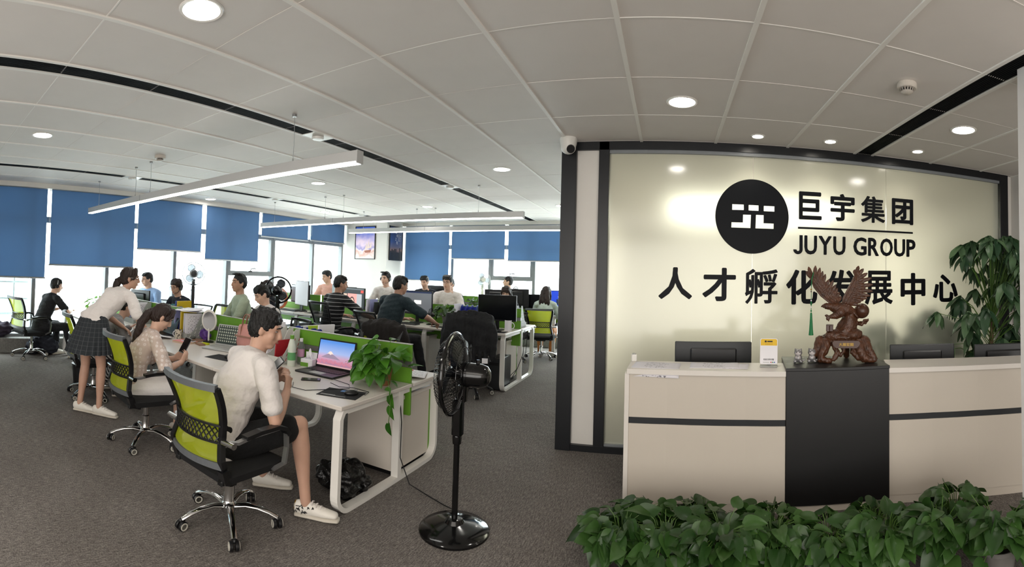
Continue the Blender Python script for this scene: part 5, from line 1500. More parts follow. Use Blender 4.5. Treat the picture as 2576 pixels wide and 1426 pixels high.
# ---- middle row, far side
person('person in pale pink top looking down, before the column and window', (-6.5, 7.6, 0), R(188), 'pink', 'trousers', 'crop', 0, sc=1.1, hz=.62, lean=8, head=(-24, 14))
person('person in open white shirt with a headset band, left of the skyline poster', (-5.32, 7.95, 0), R(195), 'white', 'trousers', 'quiff', 0, sc=1.1, hz=.62, lean=6, head=(-12, 4), headset=M_black, hairopts=dict(hs=-.03))
person('person in white tee and glasses facing the camera behind the leafy plant', (-3.85, 7.75, 0), R(195), 'white', 'trousers', 'short', 0, sc=1.1, hz=.60, lean=6, head=(-10, 4), glasses=True)
person('person with dark fringe, face half hidden behind the switched-off monitor', (-2.76, 7.95, 0), R(180), 'navy', 'trousers', 'bangs', 0, M_hairb, sc=1.0, fem=True, hz=.60, lean=12, head=(10, 16), hairopts=dict(len=.2))
# ---- back row
person('person whose dark hair shows above a monitor before the blue blind', (-5.0, 9.0, 0), R(185), 'navy', 'trousers', 'short', 0, sc=1.08, hz=.6, lean=6, head=(0, 14))
person('person whose ear and shoulder show behind the man in glasses', (-4.35, 8.85, 0), R(200), 'navy', 'trousers', 'short', 0, sc=1.08, hz=.58, lean=8, head=(-20, 10))
person('person in profile with hair pinned up, before the openable back window', (-3.45, 10.12, 0), R(110), 'cream', 'trousers', 'short', 0, M_hair, sc=1.06, fem=True, hz=.66, lean=4, head=(0, -4))
person('person with long straight hair in a pale mint top, back turned beside the partition', (-2.33, 8.8, 0), R(8), 'mint', 'orange', 'long', 0, M_hairb, sc=1.02, fem=True, hz=.55, lean=4, head=(-10, 6), sleeve=1.9, feet=[(.1, .3, .08), (-.1, .25, .08)], hairopts=dict(len=.2), shoes='sneaker')
# ================================================================ FANS
def fan(name, label, x, y, h, r, ax, body, blade, base_r=.2, group=None, cord=None, tilt=0, cagem=None):
    """pedestal fan; ax = horizontal direction the air goes"""
    rz = math.atan2(ax[1], ax[0]); t = thing(name, label, 'fan', (x, y, 0), rz, group)     # local +X = air direction
    MB().lathe([(0, 0), (base_r, 0), (base_r * 1.0, .012), (base_r * .93, .026), (base_r * .6, .042), (base_r * .28, .055), (base_r * .22, .075), (.03, .08), (0, .08)], n=44).build('base', body, t, True)
    MB().lathe([(.019, .07), (.019, h * .55), (.027, h * .555), (.03, h * .6), (.026, h * .62), (.02, h * .63), (0, h * .63)], n=18).build('pole', body, t, True)
    m = MB(); m.box((-.035, -.032, h * .6), (.03, .032, h * .84), .012); c = m.build('control_column', body, t)
    for i in range(5): MB().cyl((.0, -.03, h * .66 + i * .022), (.0, -.043, h * .66 + i * .022), .008, n=10).build('speed_button', M_alu, c, True)
    MB().cyl((0, -.03, h * .79), (0, -.04, h * .79), .017, n=18).build('timer_dial', M_alu, c, True)
    m = MB(); m.cyl((-.03, 0, h * .83), (-.03, 0, h * .93), .028, .034, 14); m.cyl((-.03, -.05, h * .86), (-.03, .05, h * .86), .013, n=12); m.build('tilt_joint', body, t, True)
    hd = bpy.data.objects.new('fan_head', None); COL.objects.link(hd); hd.parent = t; hd.location = (0, 0, h); hd.rotation_euler = (0, R(-tilt), 0)
    MB().lathe([(0, -.2), (.03, -.198), (.058, -.18), (.072, -.14), (.074, -.06), (.07, -.02), (0, -.02)], n=28, axis='X').build('motor_housing', body, hd, True)
    MB().cyl((-.12, 0, .07), (-.12, 0, .095), .012, n=12).build('swing_knob', body, hd, True)
    def cage(nm, x0, x1, n):
        m = MB()
        for k in range(n):
            a = 2 * PI * k / n; ca, sa = math.cos(a), math.sin(a)
            m.tube([(x1, .05 * ca, .05 * sa), (x1 + (x0 - x1) * .12, r * .5 * ca, r * .5 * sa), (x1 + (x0 - x1) * .4, r * .85 * ca, r * .85 * sa), (x0, r * ca, r * sa)], .0016, 4)
        for f_, u in ((.35, .05), (.68, .2)):
            m.tube([(x1 + (x0 - x1) * u, r * f_ * math.cos(2 * PI * i / 40), r * f_ * math.sin(2 * PI * i / 40)) for i in range(40)], .0022, 4, True)
        g = m.build(nm, cagem or body, hd); g['kind'] = 'stuff'
    cage('rear_cage', .02, -.045, 64); cage('front_cage', .045, .115, 64)
    MB().tube([(.032, r * math.cos(2 * PI * i / 56), r * math.sin(2 * PI * i / 56)) for i in range(56)], .013 if not cagem else .006, 8, True, flat=1).build('cage_rim', cagem or body, hd, True)
    MB().lathe([(0, .122), (.046, .119), (.05, .108), (0, .108)], n=24, axis='X').build('front_badge', body, hd, True)
    MB().lathe([(0, .07), (.03, .065), (.04, .04), (.04, -.01), (0, -.01)], n=20, axis='X').build('hub', body, hd, True)
    m0 = MB()
    def bl(u, v):
        rr = .035 + (r * .86 - .035) * v; wd = (.35 + .5 * math.sin(PI * min(1, v * .8 + .15))) * (1 - .3 * v ** 6); a = (u - .5) * wd * 1.6
        return (.03 + (u - .5) * .045 * (1 - .4 * v), rr * math.sin(a), rr * math.cos(a))
    m0.grid(bl, 6, 7); me = m0.mesh('fan_blade', blade, True)
    for k in range(3):
        o = inst('fan_blade', me, hd, (0, 0, 0), (2 * PI * k / 3 + .4, 0, 0)); s = o.modifiers.new('t', 'SOLIDIFY'); s.thickness = .003
    if cord: MB().tube(cord, .0042, 6).build('power_cord', M_black, t, True)
    return t
M_gloss = mat('gloss_black_plastic', '#0a0a0b', .12, spec=.6)
M_blade = mat('smoked_clear_blade', '#262a30', .15, trans=.35)
M_bladew = mat('pale_clear_blade', '#c9d3dc', .2, trans=.5)
fx, fy = -1.235, 2.66; aa = math.atan2(-.13, -.99)
def inv(px_, py_, pz_): d = V((px_ - fx, py_ - fy, 0)); d = Matrix.Rotation(-aa, 3, 'Z') @ d; return (d.x, d.y, pz_)
fan('pedestal_fan', 'gloss black pedestal fan standing in the aisle by the desk end', fx, fy, .945, .243, (-.99, -.13), M_gloss, M_blade, .215,
    cord=[inv(-1.235, 2.68, .34), inv(-1.25, 2.70, .2), inv(-1.3, 2.78, .06), inv(-1.42, 2.9, .006), inv(-1.6, 2.97, .006), inv(-1.76, 3.0, .03), inv(-1.845, 3.0, .2), inv(-1.855, 3.02, .45), inv(-1.9, 3.06, .6), inv(-2.0, 3.1, .64)])
fan('stand_fan', 'white stand fan with clear blades against the bright window', -7.15, 4.62, 1.40, .2, (.84, -.54), M_dark, M_bladew, .18, cagem=M_alu)
fan('stand_fan', 'pale stand fan in the haze before the back window mullion', -4.15, 10.08, 1.46, .17, (.5, -.86), M_white_metal, M_bladew, .16, cagem=M_ltgrey)
fan('stand_fan', 'dark stand fan seen behind the man in white tee looking down', -5.35, 5.0, 1.22, .2, (-.6, .8), M_gloss, M_blade, .18)
fan('desk_fan', 'small black fan beside the leafy plant of the middle row', -3.52, 6.35, .0, .0, (1, 0), M_gloss, M_blade) if False else None
t = thing('desk_fan', 'small round black desk fan left of the leafy plant, middle row', 'fan', (-3.46, 6.38, .78), R(-60))
MB().lathe([(0, 0), (.07, 0), (.07, .012), (.03, .02), (0, .02)], n=24).build('base', M_gloss, t, True); MB().cyl((0, .02, .01), (0, .02, .1), .01).build('neck', M_gloss, t, True)
m = MB()
for k in range(28):
    a = 2 * PI * k / 28; m.tube([(.03 * math.cos(a), -.04, .15 + .03 * math.sin(a)), (.085 * math.cos(a), -.03, .15 + .085 * math.sin(a)), (.1 * math.cos(a), 0, .15 + .1 * math.sin(a)), (.08 * math.cos(a), .03, .15 + .08 * math.sin(a))], .0016, 4)
tag(m.build('cage', M_gloss, t), kind='stuff'); MB().cyl((0, .0, .15), (0, .06, .15), .04, .03, 16).build('motor_housing', M_gloss, t, True)
for k in range(3): MB().ell((.045 * math.cos(k * 2.1), -.01, .15 + .045 * math.sin(k * 2.1)), (.035, .006, .03), 10, 6).build('fan_blade', M_dark, t, True)

# ================================================================ COMPUTERS
def scr(name, c, e=1.0): return mat(name, c, .3, emit=e * .68)
def monitor(x, y, z, rz, w, h, lift, label, screen=None, windows=(), back=False, group=None):
    t = thing('monitor', label, 'monitor', (x, y, z), rz, group)
    z0 = lift
    bx('casing', (-w / 2, -.016, z0), (w / 2, .012, z0 + h), M_black, t, .005); MB().box((-w * .28, .012, z0 + .05), (w * .28, .04, z0 + h - .05), .012).build('rear_housing', M_black, t)
    s = bx('screen', (-w / 2 + .012, -.0175, z0 + .022), (w / 2 - .012, -.016, z0 + h - .012), screen or M_screenoff, t)
    for i, (x0, z0_, x1, z1_, mm) in enumerate(windows):
        X = lambda u: -w / 2 + .012 + (w - .024) * u; Zz = lambda v: z0 + .022 + (h - .034) * v
        bx('screen_window', (X(x0), -.0185 - .0004 * i, Zz(z0_)), (X(x1), -.0176, Zz(z1_)), mm, s)
    bx('stand_neck', (-.03, .012, .01), (.03, .03, z0 + .12), M_black, t, .004); MB().lathe([(0, 0), (.11, 0), (.11, .008), (.04, .016), (0, .016)], n=24).build('stand_base', M_black, t, True)
    return t
s_grey = scr('screen_grey', '#6a6d72', .55); s_lite = scr('screen_pale', '#b7b9bf', .55); s_dark = scr('screen_dark_grey', '#2b2d31', .5); s_pink = scr('screen_pink', '#e79a93', .7); s_white = scr('screen_white', '#e6e4e2', .8); s_blue = scr('screen_blue', '#2441b8', .8); s_cream = scr('screen_cream', '#e9e1cf', .75); s_yel = scr('screen_yellow', '#e4c458', .7); s_red = scr('screen_red', '#c8483c', .7); s_skin = scr('screen_skin', '#e8b9a4', .7); s_hair = scr('screen_hair', '#4a2c2a', .5); s_sky = scr('screen_sky', '#4a7ec0', .75); s_navy = scr('screen_navy', '#1c2748', .6)
monitor(-6.32, 6.5, .78, R(-6), .54, .34, .14, 'monitor with a pale page open, left of the striped-shirt man', s_grey, [(.0, .88, 1, 1, s_lite), (.36, .2, .7, .72, s_cream), (.45, .5, .6, .68, s_yel), (.42, .3, .62, .36, s_red), (.82, .02, .96, .3, s_white)])
m_ = monitor(-5.02, 6.48, .78, R(-10), .55, .36, .13, 'monitor showing a pink portrait beside the striped-shirt man', s_dark, [(.22, .0, .66, .72, s_pink), (.66, .05, .9, .72, s_lite), (.02, .0, .18, .7, s_skin), (.85, .78, .98, .92, s_red), (.0, .93, 1, 1, s_grey)])
def face_on(mo, cx, cz, k):
    s = [c for c in mo.children if c.name.startswith('screen')][0]
    for nm, ex, ez, rx, rz_, mm in (('picture_hair', 0, .012, .042, .05, s_hair), ('picture_face', 0, -.002, .031, .042, s_skin), ('picture_lips', 0, -.025, .01, .004, s_red)):
        d_ = .0186 + (0 if 'hair' in nm else .0008 if 'face' in nm else .0014)
        MB().prism([(cx + ex + rx * k * math.cos(2 * PI * i / 28), cz + ez + rz_ * k * math.sin(2 * PI * i / 28)) for i in range(28)], .0005, 'Y', -d_ - .0014).build(nm, mm, s)
face_on(m_, -.03, .25, 1.5)
monitor(-3.78, 6.5, .78, R(-4), .58, .37, .13, 'monitor with a grey desktop and small white dialog, beside the teal shirt', s_grey, [(.0, .93, 1, 1, s_navy), (.42, .42, .66, .6, s_white), (.0, .0, 1, .05, s_dark)])
monitor(-2.40, 6.40, .78, R(2), .58, .37, .13, 'large switched-off monitor at the aisle end of the middle row')
monitor(-4.35, 7.1, .78, R(178), .5, .33, .14, 'monitor back just right of the teal-shirted man, middle row')
monitor(-5.72, 7.12, .78, R(186), .48, .33, .14, 'monitor seen from behind before the column, middle row')
monitor(-3.5, 9.25, .80, R(184), .5, .33, .14, 'left one of two monitor backs on the back row, beside leaves'); monitor(-3.05, 9.2, .80, R(178), .55, .36, .14, 'monitor back beside the backpack, back row')
monitor(-2.3, 9.4, .80, R(-4), .55, .36, .13, 'monitor with a blue screen before the long-haired woman', s_blue, [(.06, .1, .3, .9, s_sky), (.6, .15, .95, .5, s_navy), (.66, .62, .9, .66, s_white), (.7, .3, .9, .33, s_white)])
monitor(-2.72, 9.3, .80, R(6), .42, .3, .1, 'small dark monitor with a round mark left of the blue screen')
monitor(-4.9, 9.3, .80, R(180), .6, .36, .14, 'wide monitor back under the lowest back blind'); monitor(-7.0, 3.5, .70, R(196), .45, .29, .12, 'dark monitor back before the man in light blue')
def laptop(x, y, z, rz, w, d, lid, m, label, screen, keym, tilt=14):
    t = thing('laptop', label, 'laptop', (x, y, z), rz)
    bx('base', (-w / 2, -d / 2, 0), (w / 2, d / 2, .016), m, t, .004)
    k = MB()
    for r_ in range(5):
        for c in range(13):
            x0 = -w * .43 + c * w * .86 / 13; y0 = -d * .06 + r_ * d * .1
            k.box((x0, y0, .016), (x0 + w * .055, y0 + d * .08, .019))
    tag(k.build('keys', keym, t), kind='stuff'); bx('touchpad', (-w * .16, -d * .42, .016), (w * .16, -d * .14, .0168), keym if keym is M_black else M_ltgrey, t)
    L_ = MB().box((-w / 2, -.006, 0), (w / 2, .004, lid), .004).build('lid', m, t, False, (0, d / 2, .014), (R(-tilt), 0, 0))
    s = bx('screen', (-w / 2 + .014, -.0075, .018), (w / 2 - .014, -.006, lid - .012), screen, L_)
    return t, L_
m_icons = scr('screen_icon_wall', '#26302f', .3)
nt, p, N, L = nodes(m_icons)
tc = N('TexCoord'); sp_ = N('SeparateXYZ'); L(tc.outputs['Object'], sp_.inputs[0])
ic = mth('MULTIPLY', mth('LESS_THAN', mth('ABSOLUTE', mth('SUBTRACT', mth('FRACT', mth('MULTIPLY', sp_.outputs[0], 38)), .5)), .26), mth('LESS_THAN', mth('ABSOLUTE', mth('SUBTRACT', mth('FRACT', mth('MULTIPLY', sp_.outputs[2], 32)), .5)), .3))
ic = mth('MULTIPLY', ic, mth('LESS_THAN', mth('ABSOLUTE', mth('SUBTRACT', sp_.outputs[2], .125)), .085))
mxi = N('Mix'); mxi.data_type = 'RGBA'; mxi.inputs[6].default_value = lin('#28312f'); mxi.inputs[7].default_value = lin('#9a9d8e'); L(ic, mxi.inputs[0]); L(mxi.outputs[2], p.inputs['Base Color']); L(mxi.outputs[2], p.inputs['Emission Color'])
laptop(-3.93, 2.93, .70, R(20), .36, .245, .225, mat('silver_laptop_shell', '#b4b5b4', .35, metal=.4), 'silver laptop with a screen of icons, left of the man in white', m_icons, M_ltgrey, 18)
m_fuji = scr('screen_mountain_sky', '#4a78bc', .7)
nt, p, N, L = nodes(m_fuji)
tc = N('TexCoord'); sp_ = N('SeparateXYZ'); L(tc.outputs['Object'], sp_.inputs[0])
sky = ramp(nt, [(.03, '#9a6f8c'), (.09, '#b58fa8'), (.13, '#8fa3cf'), (.22, '#4d7ec6')], sp_.outputs[2]); L(sky, p.inputs['Base Color']); L(sky, p.inputs['Emission Color'])
lt, ll = laptop(-2.60, 2.98, .70, R(2), .40, .27, .245, M_black, 'black laptop with a snowy mountain wallpaper by the desk plant', m_fuji, M_dark, 12)
s = [c for c in ll.children if c.name.startswith('screen')][0]
MB().prism([(-.15, .085), (-.085, .118), (-.065, .142), (-.045, .142), (-.02, .118), (.06, .08)], .0006, 'Y', -.0083).build('picture_mountain', scr('screen_mountain', '#8e7f96', .6), s)
MB().prism([(-.088, .117), (-.065, .142), (-.045, .142), (-.018, .117), (-.035, .122), (-.052, .112), (-.07, .122)], .0006, 'Y', -.0088).build('picture_snow', scr('screen_snow', '#d9c6c0', .7), s)
m = MB()
r9 = random.Random(9)
for i in range(26): m.ell((-.18 + i * .0144, -.0078, .052 + r9.uniform(-.008, .014)), (.014, .0012, r9.uniform(.009, .016)), 8, 5)
tag(m.build('picture_blossom', scr('screen_blossom', '#b8788e', .6), s, True), kind='stuff'); bx('taskbar', (-.186, -.0085, .018), (.186, -.0076, .03), scr('screen_taskbar', '#c9a0a4', .6), s)
laptop(-5.85, 3.42, .70, R(180), .34, .24, .22, M_dark, 'dark laptop lid before the green-shirted man', M_screenoff, M_black, 12)
laptop(-5.0, 2.78, .70, R(-6), .34, .23, .21, M_dark, 'dark laptop before the woman in grey hoodie', M_screenoff, M_black, 20)
def mouse(x, y, z, rz, label, m=None):
    t = thing('computer_mouse', label, 'mouse', (x, y, z), rz); b = MB(); b.ell((0, 0, .012), (.03, .05, .022), 16, 10); b.v = [(a, c, max(0, d)) for a, c, d in b.v]; b.build('shell', m or M_black, t, True)
    MB().cyl((-.004, .028, .031), (.004, .028, .031), .007, n=10).build('scroll_wheel', M_grey, t, True); bx('button_seam', (-.0008, .01, .02), (.0008, .045, .0345), M_grey, t)
def pad(x, y, z, rz, w, d, label, m=None): return tag(MB().box((-w / 2, -d / 2, 0), (w / 2, d / 2, .003), .001).build('mouse_pad', m or mat('mouse_pad_cloth', '#17171a', .85), None, False, (x, y, z), (0, 0, rz)), label, 'mouse pad')
pad(-3.56, 2.66, .70, R(14), .27, .21, 'black mouse pad before the silver laptop'); mouse(-3.52, 2.70, .703, R(12), 'black mouse on the pad before the silver laptop')
mp_ = pad(-2.08, 2.585, .70, R(16), .29, .22, 'black printed mouse pad at the desk corner'); mouse(-2.01, 2.60, .703, R(-40), 'black mouse on the printed pad at the desk corner')
bx('print_panel', (-.03, .04, .003), (.04, .085, .0034), scr('pad_print_blue', '#3a5f9a', .0) if False else mat('pad_print_blue', '#5b7fb0', .7), mp_); bx('print_line', (-.125, -.085, .003), (.06, -.078, .0034), M_ltgrey, mp_); bx('print_line', (-.125, -.07, .003), (-.02, -.064, .0034), M_ltgrey, mp_)
pad(-2.32, 6.16, .78, R(4), .3, .2, 'dark mouse pad at the aisle corner of the middle row'); mouse(-2.28, 6.18, .783, 0, 'black mouse at the aisle corner of the middle row')
pad(-5.75, 6.25, .78, R(4), .26, .2, 'dark mouse pad left of the striped-shirt man'); mouse(-5.7, 6.28, .783, 0, 'black mouse left of the striped-shirt man')
pad(-3.2, 6.2, .78, 0, .26, .2, 'dark mouse pad by the elbow of the teal-shirted man')
def keyboard(x, y, z, rz, label):
    t = thing('keyboard', label, 'keyboard', (x, y, z), rz); bx('body', (-.22, -.07, 0), (.22, .07, .018), M_black, t, .005); k = MB()
    for r_ in range(5):
        for c in range(16): k.box((-.21 + c * .0262, -.06 + r_ * .024, .018), (-.19 + c * .0262, -.041 + r_ * .024, .024))
    tag(k.build('keys', M_dark, t), kind='stuff')
keyboard(-2.62, 6.2, .78, R(2), 'black keyboard before the switched-off monitor'); keyboard(-6.3, 6.22, .78, R(-4), 'black keyboard before the pale-page monitor'); keyboard(-4.9, 6.2, .78, R(-6), 'black keyboard before the pink portrait monitor'); keyboard(-3.8, 6.2, .78, 0, 'black keyboard before the grey desktop monitor')
t = thing('computer_tower', 'black computer tower on the floor under the aisle end of the middle row', 'computer', (-2.3, 6.3, 0)); bx('case', (-.09, -.22, .01), (.09, .22, .43), M_black, t, .006); bx('front_panel', (-.085, -.232, .02), (.085, -.22, .42), M_dark, t, .004); bx('drive_bay', (-.07, -.235, .34), (.07, -.231, .38), M_black, t); bx('top_vent', (-.06, -.1, .43), (.06, .15, .434), M_dark, t)
for s in (-1, 1): bx('foot', (s * .07 - .015, -.15, 0), (s * .07 + .015, .15, .01), M_black, t)

# ================================================================ FILE RACKS AND PAPERS
m_rack = mat('grey_file_rack', '#8f928e', .5); m_rackw = mat('white_file_rack', '#c4c3bd', .5); m_rackb = mat('blue_file_rack', '#23308c', .4); m_slot = mat('rack_slot_pale', '#d5d3cd', .7)  # last one: pale grey for the slots in the rack panels
def side_panel(m, x, d, h, th):
    """tall at the back, swooping down to a low front"""
    pts = [(-d / 2, 0), (d / 2, 0), (d / 2, h), (d / 2 - .05, h)]
    for i in range(9): u = i / 8; pts.append((d / 2 - .05 - (d - .08) * (u ** 1.3), h - (h - .07) * (.5 - .5 * math.cos(PI * u))))
    pts.append((-d / 2, .07)); m.prism(pts, th, 'X', x)
def rack(x, y, z, rz, label, w=.36, d=.26, h=.30, n=4, m=None, docs=(), doclab='', slots=M_ltgrey, seed=0, rise=0):
    r_ = random.Random(seed + 50); m = m or m_rack
    t = thing('file_rack', label, 'file rack', (x, y, z), rz)
    for i in range(n + 1):
        b = MB(); xx = -w / 2 + (w - .004) * i / n; side_panel(b, xx, d, h, .004); sp = b.build('side_panel', m, t)
        if i in (0, n):
            q_ = MB()
            for r0 in range(6):
                for c0 in range(4):
                    yy = -d / 2 + .03 + c0 * .055 + r0 * .012; zz = .025 + r0 * .042
                    if yy < d / 2 - .01 and zz < .05 + (h - .08) * max(0, min(1, (yy + d / 2) / d * 1.15 - .1)):
                        xo = xx + .0045 if i else xx - .0005
                        q_.add([(xo, yy, zz), (xo, yy + .008, zz), (xo, yy + .022, zz + .026), (xo, yy + .014, zz + .026)], [(0, 1, 2, 3)])
            if q_.v: tag(q_.build('slot_row', slots, sp), kind='stuff')
    bx('bottom', (-w / 2, -d / 2, 0), (w / 2, d / 2, .004), m, t); bx('front_lip', (-w / 2, -d / 2 - .002, 0), (w / 2, -d / 2 + .002, .07), m, t); bx('back_panel', (-w / 2, d / 2 - .004, 0), (w / 2, d / 2, h * .9), m, t)
    M_ = Matrix.Translation((x, y, z)) @ Matrix.Rotation(rz, 4, 'Z')
    for i, (nm, mm, th, dh, lab) in enumerate(docs):
        xx = -w / 2 + (w - .03) * (i + .5) / len(docs); dd = .21
        o = MB().box((-th / 2, -dd / 2, 0), (th / 2, dd / 2, dh), .001).build(nm, mm, None, False, tuple(M_ @ V((xx, r_.uniform(-.01, .01), .005 + rise))), (r_.uniform(-.03, .03), r_.uniform(-.09, .09), rz))
        tag(o, lab, 'folder' if 'folder' in nm else 'papers', None)
    return t
m_doc = mat('document_stack', '#d0ced6', .8, noise=.02, nscale=30); m_yel = mat('yellow_folder', '#c5a91c', .6); m_red = mat('red_folder', '#a51d28', .6); m_blu = mat('blue_folder', '#2a3fa0', .5); m_teal = mat('teal_folder', '#3d8f8a', .5); m_brn = mat('kraft_folder', '#8a6a55', .7); m_lil = mat('lilac_folder', '#8d8fb8', .6); m_lime = mat('lime_sheet', '#9bb822', .6)
# printed sheets facing +X
m_printx = m_print.copy(); m_printx.name = 'printed_document_side'
nt = m_printx.node_tree; spn = [n for n in nt.nodes if n.type == 'SEPXYZ'][0]
tcn = [n for n in nt.nodes if n.type == 'TEX_COORD'][0]; mpn = nt.nodes.new('ShaderNodeMapping'); mpn.inputs['Rotation'].default_value = (R(90), 0, R(90)); mpn.inputs['Location'].default_value = (0, -.13, 0)
nt.links.new(tcn.outputs['Object'], mpn.inputs[0]); cx_ = nt.nodes.new('ShaderNodeCombineXYZ'); s2 = nt.nodes.new('ShaderNodeSeparateXYZ'); nt.links.new(tcn.outputs['Object'], s2.inputs[0])
sb = nt.nodes.new('ShaderNodeMath'); sb.operation = 'SUBTRACT'; sb.inputs[1].default_value = .14; nt.links.new(s2.outputs[2], sb.inputs[0]); nt.links.new(s2.outputs[1], cx_.inputs[0]); nt.links.new(sb.outputs[0], cx_.inputs[1]); nt.links.new(cx_.outputs[0], spn.inputs[0])
rack(-3.24, 3.03, .70, R(-2), 'pale perforated file rack right of the man in white, with a red folder', m=m_rackw, slots=m_red, docs=[('document_stack', m_doc, .03, .31, 'thick white document stack at the left of the pale rack'), ('document_stack', m_printx, .02, .345, 'printed white stack rising tallest from the pale rack'), ('red_folder', m_red, .012, .2, 'red folder standing in the pale rack')], seed=1)
rack(-4.78, 3.03, .70, R(-2), 'grey perforated file rack with yellow and white files before the round mirror', w=.44, docs=[('kraft_folder', m_brn, .012, .29, 'brown folder at the left end of the grey rack with yellow files'), ('lilac_folder', m_lil, .02, .30, 'lilac folder next to the brown folder in the grey rack'), ('blue_folder', m_blu, .008, .28, 'thin blue folder next to the yellow file in the grey rack'), ('yellow_folder', m_yel, .03, .295, 'yellow box file in the grey rack before the round mirror'), ('document_stack', m_doc, .03, .28, 'white document stack behind the printed sheet in the grey rack'), ('document_stack', m_printx, .03, .285, 'printed white document on the right of the grey rack')], seed=2, slots=m_slot)
rack(-6.15, 3.03, .70, R(-2), 'grey perforated file rack right of the standing woman', w=.4, docs=[('document_stack', m_doc, .03, .27, 'white papers at the left of the rack right of the standing woman'), ('document_stack', m_lil, .015, .26, 'pale lilac folder in the rack right of the standing woman'), ('document_stack', m_printx, .03, .285, 'printed papers in the rack right of the standing woman')], seed=3, slots=m_slot)
rack(-5.55, 3.4, .70, R(178), 'grey file rack with yellow and blue folders on the far side of the divider', w=.34, docs=[('yellow_folder', m_yel, .03, .36, 'bright yellow folder sticking up before the headset wearer'), ('blue_folder', m_blu, .02, .35, 'blue folder beside the bright yellow one'), ('teal_folder', m_teal, .02, .3, 'teal folder on the far side of the front row')], seed=4)
rack(-3.1, 3.42, .70, R(176), 'blue edged rack on the far side behind the bottles', w=.3, m=m_rackb, docs=[('document_stack', m_printx, .02, .33, 'white printed pages leaning out of the blue edged rack'), ('lime_sheet', m_lime, .01, .31, 'lime sheet at the right of the blue edged rack'), ('document_stack', m_doc, .03, .3, 'white stack left in the blue edged rack')], seed=5)
rack(-2.98, 6.55, .78, 0, 'blue file rack on the middle row beside the switched-off monitor', w=.34, h=.32, m=m_rackb, docs=[('document_stack', m_doc, .02, .33, 'white folded papers standing in the blue rack'), ('document_stack', m_doc, .03, .22, 'short white papers at the right of the blue rack'), ('red_folder', m_red, .012, .2, 'dark red booklet in the blue rack')], seed=6)
rack(-2.28, 6.98, .78, R(180), 'grey perforated file rack at the aisle end behind the white mug', w=.2, n=3, h=.33, docs=[('kraft_folder', m_brn, .012, .2, 'brown folder in the rack behind the white mug')], seed=7, slots=m_slot)
rack(-4.62, 6.52, .78, 0, 'white file rack between the striped shirt and the teal shirt', w=.26, n=3, m=m_rackw, docs=[('document_stack', m_doc, .03, .3, 'white stack in the rack between the two backs'), ('blue_folder', m_lil, .012, .31, 'pale blue folder in the rack between the two backs'), ('document_stack', m_dark_doc if False else M_dark, .02, .27, 'dark folder in the rack between the two backs')], seed=8)
for i, (x, y, z, rz, lab) in enumerate([(-4.85, 3.05, 1.005, 20, 'loose white sheet lying on top of the grey rack'), (-4.66, 3.0, 1.012, -12, 'second loose sheet on top of the grey rack, overhanging'), (-4.72, 3.06, 1.02, 42, 'topmost loose sheet on the grey rack with yellow files')]): sheet(lab, (x, y, z), R(rz), m=M_paper, curl=.006)
sheet('white sheets on the desk before the ponytail woman', (-4.98, 2.62, .701), R(20), m=M_paper, n=3); sheet('crumpled sheet beside the mug with dark spots', (-4.82, 2.72, .703), R(60), m=M_paper, curl=.008)
sheet('handwritten sheet at the far corner of the aisle desk', (-2.02, 3.46, .701), R(24), curl=.006); sheet('white sheet under the handwritten one at the far desk corner', (-2.2, 3.38, .7005), R(-10), m=M_paper)
o = tag(MB().box((-.12, -.085, 0), (.12, .085, .028), .003).build('pink_notepad', mat('pink_cover', '#d98f8b', .6), None, False, (-2.22, 3.52, .703), (R(-4), 0, R(-24))), 'pink notepad at the far corner of the aisle desk', 'notebook')
t = thing('notebook', 'pink notebook with cream pages under a phone, before the ponytail woman', 'notebook', (-4.42, 2.78, .70), R(14)); bx('pages', (-.11, -.085, .002), (.11, .083, .016), mat('cream_pages', '#cfc3a4', .8), t); bx('cover', (-.113, -.088, .016), (.113, .088, .019), MATS['pink_cover'], t); bx('back_cover', (-.113, -.088, 0), (.113, .088, .002), MATS['pink_cover'], t)
def phone(x, y, z, rz, label, m=M_black, rot=None):
    t = thing('phone', label, 'phone', (x, y, z), rz); MB().box((-.037, -.075, 0), (.037, .075, .009), .004).build('body', m, t); bx('screen', (-.033, -.068, .009), (.033, .068, .0096), M_screenoff, t); bx('camera_lens', (-.025, .055, -.001), (-.01, .07, .0), M_dark, t)
    if rot: t.rotation_euler = rot
    return t
phone(-4.38, 2.80, .719, R(-60), 'white edged phone lying on the pink notebook', M_paper); phone(-2.50, 2.72, .70, R(-50), 'black phone lying before the black laptop')
phone(-3.63, 2.29, .825, 0, 'grey phone held up by the ponytail woman', M_grey, (R(60), R(10), R(20))); phone(-2.285, 2.135, .905, 0, 'dark phone held by the man in white', M_black, (R(50), R(20), R(-20)))
phone(-4.5, 2.42, .76, R(40), 'pink phone held low by the standing woman', MATS['pink_cover'])

